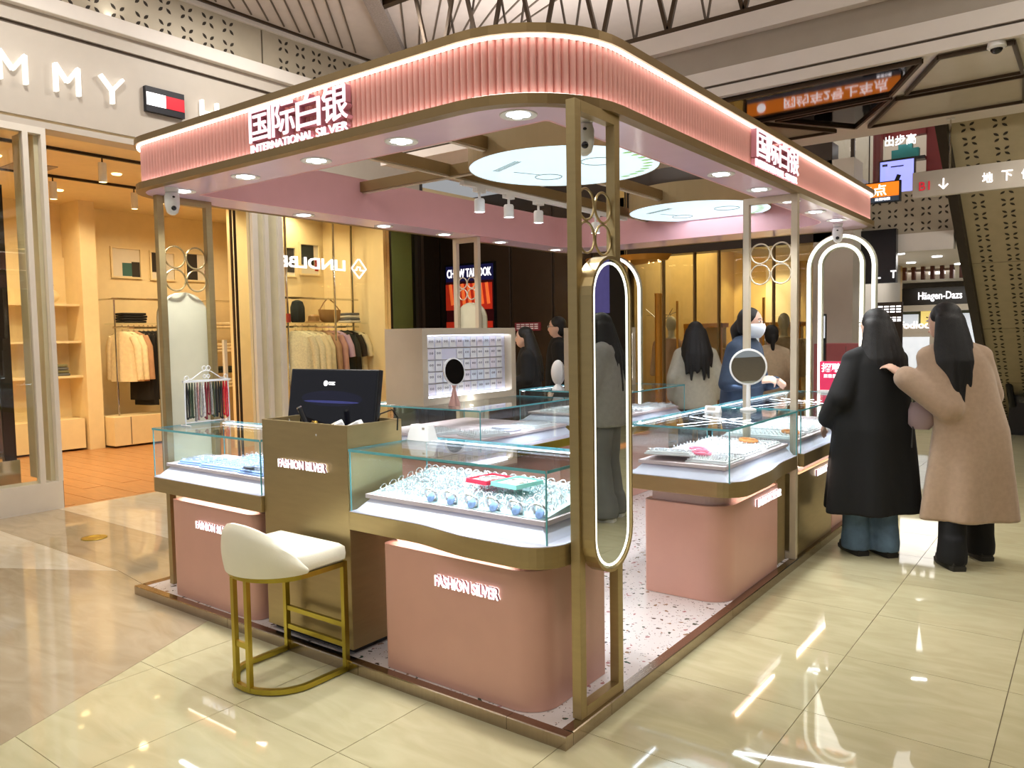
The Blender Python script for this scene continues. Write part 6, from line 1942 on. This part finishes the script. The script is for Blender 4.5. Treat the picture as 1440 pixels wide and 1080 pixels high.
tag(obj('backpack', MB().loft([oring(-7.2, 4.47, z, rx, ry, 20) for z, rx, ry in ((1.716, 0.05, 0.09), (1.74, 0.07, 0.11), (1.92, 0.07, 0.11), (2.0, 0.05, 0.08), (2.02, 0.02, 0.03))]), 'cloth_dark', smooth=True), 'dark green backpack on the window rack shelf', 'backpack')
tag(obj('sun_hat', MB().lathe([(0.0001, 0), (0.13, 0), (0.13, 0.01), (0.08, 0.02), (0.075, 0.09), (0.05, 0.11), (0.0001, 0.115)], (-7.18, 4.72, 1.716), 24), 'bag_tan', smooth=True), 'tan brimmed hat beside the handbag', 'hat')
tag(obj('red_tin', MB().lathe([(0.0001, 0), (0.03, 0), (0.03, 0.12), (0.0001, 0.12)], (-7.18, 4.30, 1.716), 16), 'canvas_red'), 'small red tin at the end of the window rack shelf', 'tin')
for k in range(4):
    tag(obj('folded_denim', MB().prism(rrect(-7.35, -7.08, 5.28, 5.5-0.006*k, 0.03, 4), 1.716+k*0.036, 1.75+k*0.036), 'denim_fold' if k % 2 else 'frame_white', bevel=0.01),
        ['lowest', 'second lowest', 'second highest', 'topmost'][k]+' folded striped top beside the handbag', 'top', 'folded tops in the window')
wp = struct('wall_display', MB().box(-8.06, -8.0, 4.0, 5.6, 0, 3.45), 'shop_cream', label='cream display wall behind the shop window')
picture(4.35, 4.68, 2.38, 2.80, -8.0, ((0.0, 1.0, 0.3, 1.0, 'canvas_dark'), (0.0, 0.7, 0.0, 0.3, 'cloth_taupe')), 'framed print with a dark upper field behind the window lettering')
picture(4.76, 5.08, 2.40, 2.85, -8.0, ((0.4, 1.0, 0.1, 1.0, 'canvas_dark'),), 'framed print with a dark side, middle of the window display wall')
picture(5.14, 5.52, 2.44, 2.92, -8.0, ((0.0, 0.75, 0.3, 1.0, 'cloth_dark'), (0.8, 1.0, 0.1, 0.5, 'canvas_red')), 'framed print with a slate field near the diamond emblem')
# shop spotlights
for k, (x, y, lab) in enumerate(((-6.9, 1.8, 'white tube spotlight hanging near the shop entrance'), (-8.3, 1.9, 'white tube spotlight on the inner shop track, beside the post'), (-8.3, 2.86, 'white tube spotlight on the inner shop track, near the canopy'))):
    s = thing('shop_spotlight', lab, 'spotlight', (x, y, 3.2), 'shop spotlights')
    obj('tube', MB().lathe([(0.0001, 0.2), (0.04, 0.2), (0.042, 0.0), (0.036, 0.0), (0.034, 0.02), (0.0001, 0.02)], (x, y, 3.17), 16), 'white_plastic', s, smooth=True)
    obj('stem', MB().tube([(x, y, 3.36), (x, y, 3.43)], 0.008, 6), 'dark_metal', s)
    obj('lens', MB().lathe([(0.0001, 0), (0.035, 0), (0.035, 0.004), (0.0001, 0.004)], (x, y, 3.172), 14), 'lens_warm', s)
    light('shop_spot_light', 'SPOT', (x, y, 3.16), 30, SHOP_LIGHT, 0.03, (x-0.6, y+0.3, 0), 1.3)
tm = thing('standing_mirror', 'tall dark framed mirror standing in the shop window', 'mirror', (-6.6, 0.65, 0.42))
obj('frame', MB().box(-6.63, -6.57, 0.62, 0.72, 0.42, 2.95), 'dark_metal', tm)
obj('glass', MB().box(-6.62, -6.58, 0.0, 0.62, 0.45, 2.92), 'mirror_dark', tm)
obj('foot', MB().box(-6.7, -6.5, 0.3, 0.72, 0.0, 0.42), 'chrome', tm)
tag(obj('gold_pendant', MB().ellip((-6.5, 0.52, 3.28), (0.16, 0.16, 0.10), 20, 12).tube([(-6.5, 0.52, 3.36), (-6.5, 0.52, 3.45)], 0.01, 6), 'gold_wood', smooth=True), 'rounded gold pendant lamp at the top of the shop window', 'lamp')

# ================================================================ GOLDEN SHOP AND AISLE BEYOND
gc = thing('gold_canopy_light', 'glittering gold ceiling ornament studded with small lamps', 'ceiling light', (-3.3, 6.7, 2.42))
obj('body', MB().loft([oring(-3.35, 6.6, z, rx, ry, 28, 0.05, 0, 5) for z, rx, ry in ((2.36, 0.15, 0.1), (2.40, 0.55, 0.24), (2.47, 0.6, 0.26))]), 'gold_wood', gc, smooth=True)
bl_ = MB()
for k in range(46):
    a, r = random.uniform(0, 2*PI), math.sqrt(random.random())
    bl_.ellip((-3.35+0.5*r*math.cos(a), 6.6+0.2*r*math.sin(a), 2.385+0.012*random.random()), (0.012, 0.012, 0.01), 6, 4)
obj('lamp_points', bl_, 'lens_warm', gc, kind='stuff')
obj('hanger', MB().tube([(-3.35, 6.6, 2.47), (-3.35, 6.6, 4.99)], 0.01, 6), 'dark_metal', gc)
for k, (x, y, lab) in enumerate(((-3.0, 8.2, 'golden display cabinet nearest the mirror post'), (-2.55, 9.0, 'golden display cabinet in the middle of the gold shop'), (-2.05, 8.6, 'golden display cabinet behind the assistant'))):
    c = thing('gold_cabinet', lab, 'cabinet', (x, y, 0), 'golden display cabinets')
    for q in (-1, 1):
        obj('post', MB().box(x+q*0.26-0.02, x+q*0.26+0.02, y-0.02, y+0.02, 0, 1.62), 'gold_wood', c)
    obj('top', MB().box(x-0.28, x+0.28, y-0.03, y+0.25, 1.56, 1.62), 'gold_wood', c)
    obj('plinth', MB().box(x-0.27, x+0.27, y-0.02, y+0.24, 0, 0.85), 'gold_wood', c)
    for z in (0.98, 1.25):
        obj('shelf', MB().box(x-0.26, x+0.26, y, y+0.22, z, z+0.02), 'shop_cream', c)
    obj('lit_back', MB().box(x-0.25, x+0.25, y+0.22, y+0.24, 0.86, 1.56), 'screen_glow' if k == 1 else 'shop_cream', c)
pc = thing('gold_pillar', 'slim golden pillar at the gold shop front', 'pillar', (-3.02, 6.9, 0))
obj('shaft', MB().lathe([(0.0001, 0), (0.05, 0), (0.045, 0.06), (0.045, 1.95), (0.05, 2.0), (0.0001, 2.0)], (-3.02, 6.85, 0), 12), 'gold_wood', pc, smooth=True)
def mannequin(x, y, rz, m, lab):
    t = thing('mannequin', lab, 'mannequin', (x, y, 0), 'mannequins in the gold shop', rz)
    b = MB()
    b.ellip((0, 0, 1.62), (0.075, 0.09, 0.11), 14, 10)
    capsule(b, (0, 0, 1.4), (0, 0, 1.56), 0.05, 0.045)
    b.loft([oring(0, 0, z, rx, ry, 20) for z, rx, ry in ((0.86, 0.14, 0.1), (1.1, 0.13, 0.09), (1.3, 0.16, 0.1), (1.42, 0.1, 0.07))])
    for q in (-1, 1):
        capsule(b, (q*0.08, 0, 0.9), (q*0.08, 0, 0.05), 0.07, 0.04)
    fused('figure', b, 'beige_panel', t, 0.016)
    c = MB().loft([oring(0, 0, z, rx, ry, 26, 0.03) for z, rx, ry in ((0.7, 0.2, 0.14), (1.0, 0.2, 0.14), (1.3, 0.2, 0.13), (1.42, 0.1, 0.08))])
    for q in (-1, 1):
        capsule(c, (q*0.19, 0, 1.34), (q*0.25, 0, 0.95), 0.065, 0.05)
    fused('jacket', c, m, t, 0.016)
    obj('base', MB().lathe([(0.0001, 0), (0.16, 0), (0.16, 0.03), (0.0001, 0.03)], (0, 0, 0), 18), 'chrome', t, local=True)
mannequin(-1.72, 7.75, 0.6, 'jacket_sand', 'mannequin in a sand jacket behind the glass near the arches')
mannequin(-1.47, 8.35, 0.4, 'cloth_cream', 'mannequin in a cream jacket beside the shop pier')
mannequin(-3.2, 7.6, 0.5, 'cloth_taupe', 'mannequin in a tan jacket behind the gold pillar')
ch = thing('branch_chandelier', 'twig shaped chandelier in the gold shop window', 'chandelier', (-3.25, 7.4, 1.6))
cw = MB()
for k in range(7):
    a = k*0.9
    cw.tube([(-3.25, 7.4, 1.62), (-3.25+0.12*math.cos(a), 7.4+0.1*math.sin(a), 1.74), (-3.25+0.26*math.cos(a+0.3), 7.4+0.2*math.sin(a), 1.78+0.05*math.sin(a*2))], 0.006, 5)
obj('twigs', cw, 'chrome', ch)
obj('stem', MB().tube([(-3.25, 7.4, 1.6), (-3.25, 7.4, 3.0)], 0.005, 5), 'chrome', ch)
pk_ = thing('pink_cabinet', 'dusty pink cabinet standing in the aisle behind the arches', 'cabinet', (-0.62, 6.15, 0))
mat('dusty_pink', (170, 92, 92), 0.4, var=0.04)
obj('body', MB().box(-0.88, -0.25, 6.1, 6.5, 0.0, 1.36), 'dusty_pink', pk_, bevel=0.006)
obj('door_gap', MB().box(-0.565, -0.56, 6.098, 6.1, 0.05, 1.33), 'groove_dark', pk_)
ad = thing('advert_stand', 'slim dark upright advertising stand with a small glowing picture in the aisle', 'display stand', (-0.72, 5.85, 0))
obj('post', MB().box(-0.75, -0.69, 5.83, 5.87, 0, 1.66), 'black_plastic', ad)
obj('picture', MB().box(-0.745, -0.695, 5.82, 5.83, 1.42, 1.64), 'screen_glow', ad)
sg = thing('corridor_sign', 'pair of small lit white letters on the dark beam beyond the arches', 'sign', (-0.6, 7.3, 2.05))
for lx_, ch_ in ((-0.56, 'L'), (-0.40, 'T')):
    obj('letter', text_mb(ch_, 0.055, 0.085, (lx_, 7.345, 2.07), (1, 0, 0), (0, 0, 1), 0.02, 0.02), 'sign_white', sg)
lm2 = thing('menu_light', 'two rows of lit white menu characters behind the arches', 'sign', (-0.9, 9.2, 1.55))
obj('lettering', print_row(4, 0.3, 0.09, (-0.93, 9.21, 1.72), (1, 0, 0), (0, 0, 1), 0.005), 'sign_white', lm2, kind='stuff')
obj('lower_lettering', print_row(5, 0.3, 0.06, (-0.93, 9.21, 1.60), (1, 0, 0), (0, 0, 1), 0.005), 'sign_white', lm2, kind='stuff')
obj('panel', MB().box(-0.94, -0.62, 9.22, 9.25, 0.0, 1.86), 'dark_metal', lm2)
mat('gold_glow', (240, 180, 60), 0.3, 0.5, emit=0.5, ecol=(250, 186, 60), var=0.3, scale=40)
gk = thing('gold_counter', 'low golden jewellery counter glowing inside the gold shop', 'counter', (-3.05, 7.62, 0))
obj('body', MB().box(-3.4, -2.6, 7.5, 7.8, 0, 0.85), 'gold_wood', gk, bevel=0.006)
obj('glass_top', MB().box(-3.4, -2.6, 7.5, 7.8, 0.98, 1.0), 'shop_glass', gk)
obj('glass_front', MB().box(-3.4, -2.6, 7.5, 7.51, 0.85, 0.98), 'shop_glass', gk)
obj('lit_bed', MB().box(-3.38, -2.62, 7.53, 7.78, 0.85, 0.90), 'gold_glow', gk)
for k in range(7):
    tag(obj('gold_necklace_bust', MB().lathe([(0.0001, 0), (0.03, 0), (0.035, 0.05), (0.014, 0.09), (0.0001, 0.095)], (-3.3+k*0.105, 7.65, 0.901), 12), 'gold_wood' if k != 3 else 'promo_red', smooth=True),
        (['first', 'second', 'third', 'pink', 'fifth', 'sixth', 'last'][k])+' little necklace bust on the golden counter, counted from the pillar', 'necklace bust', 'busts on the golden counter')
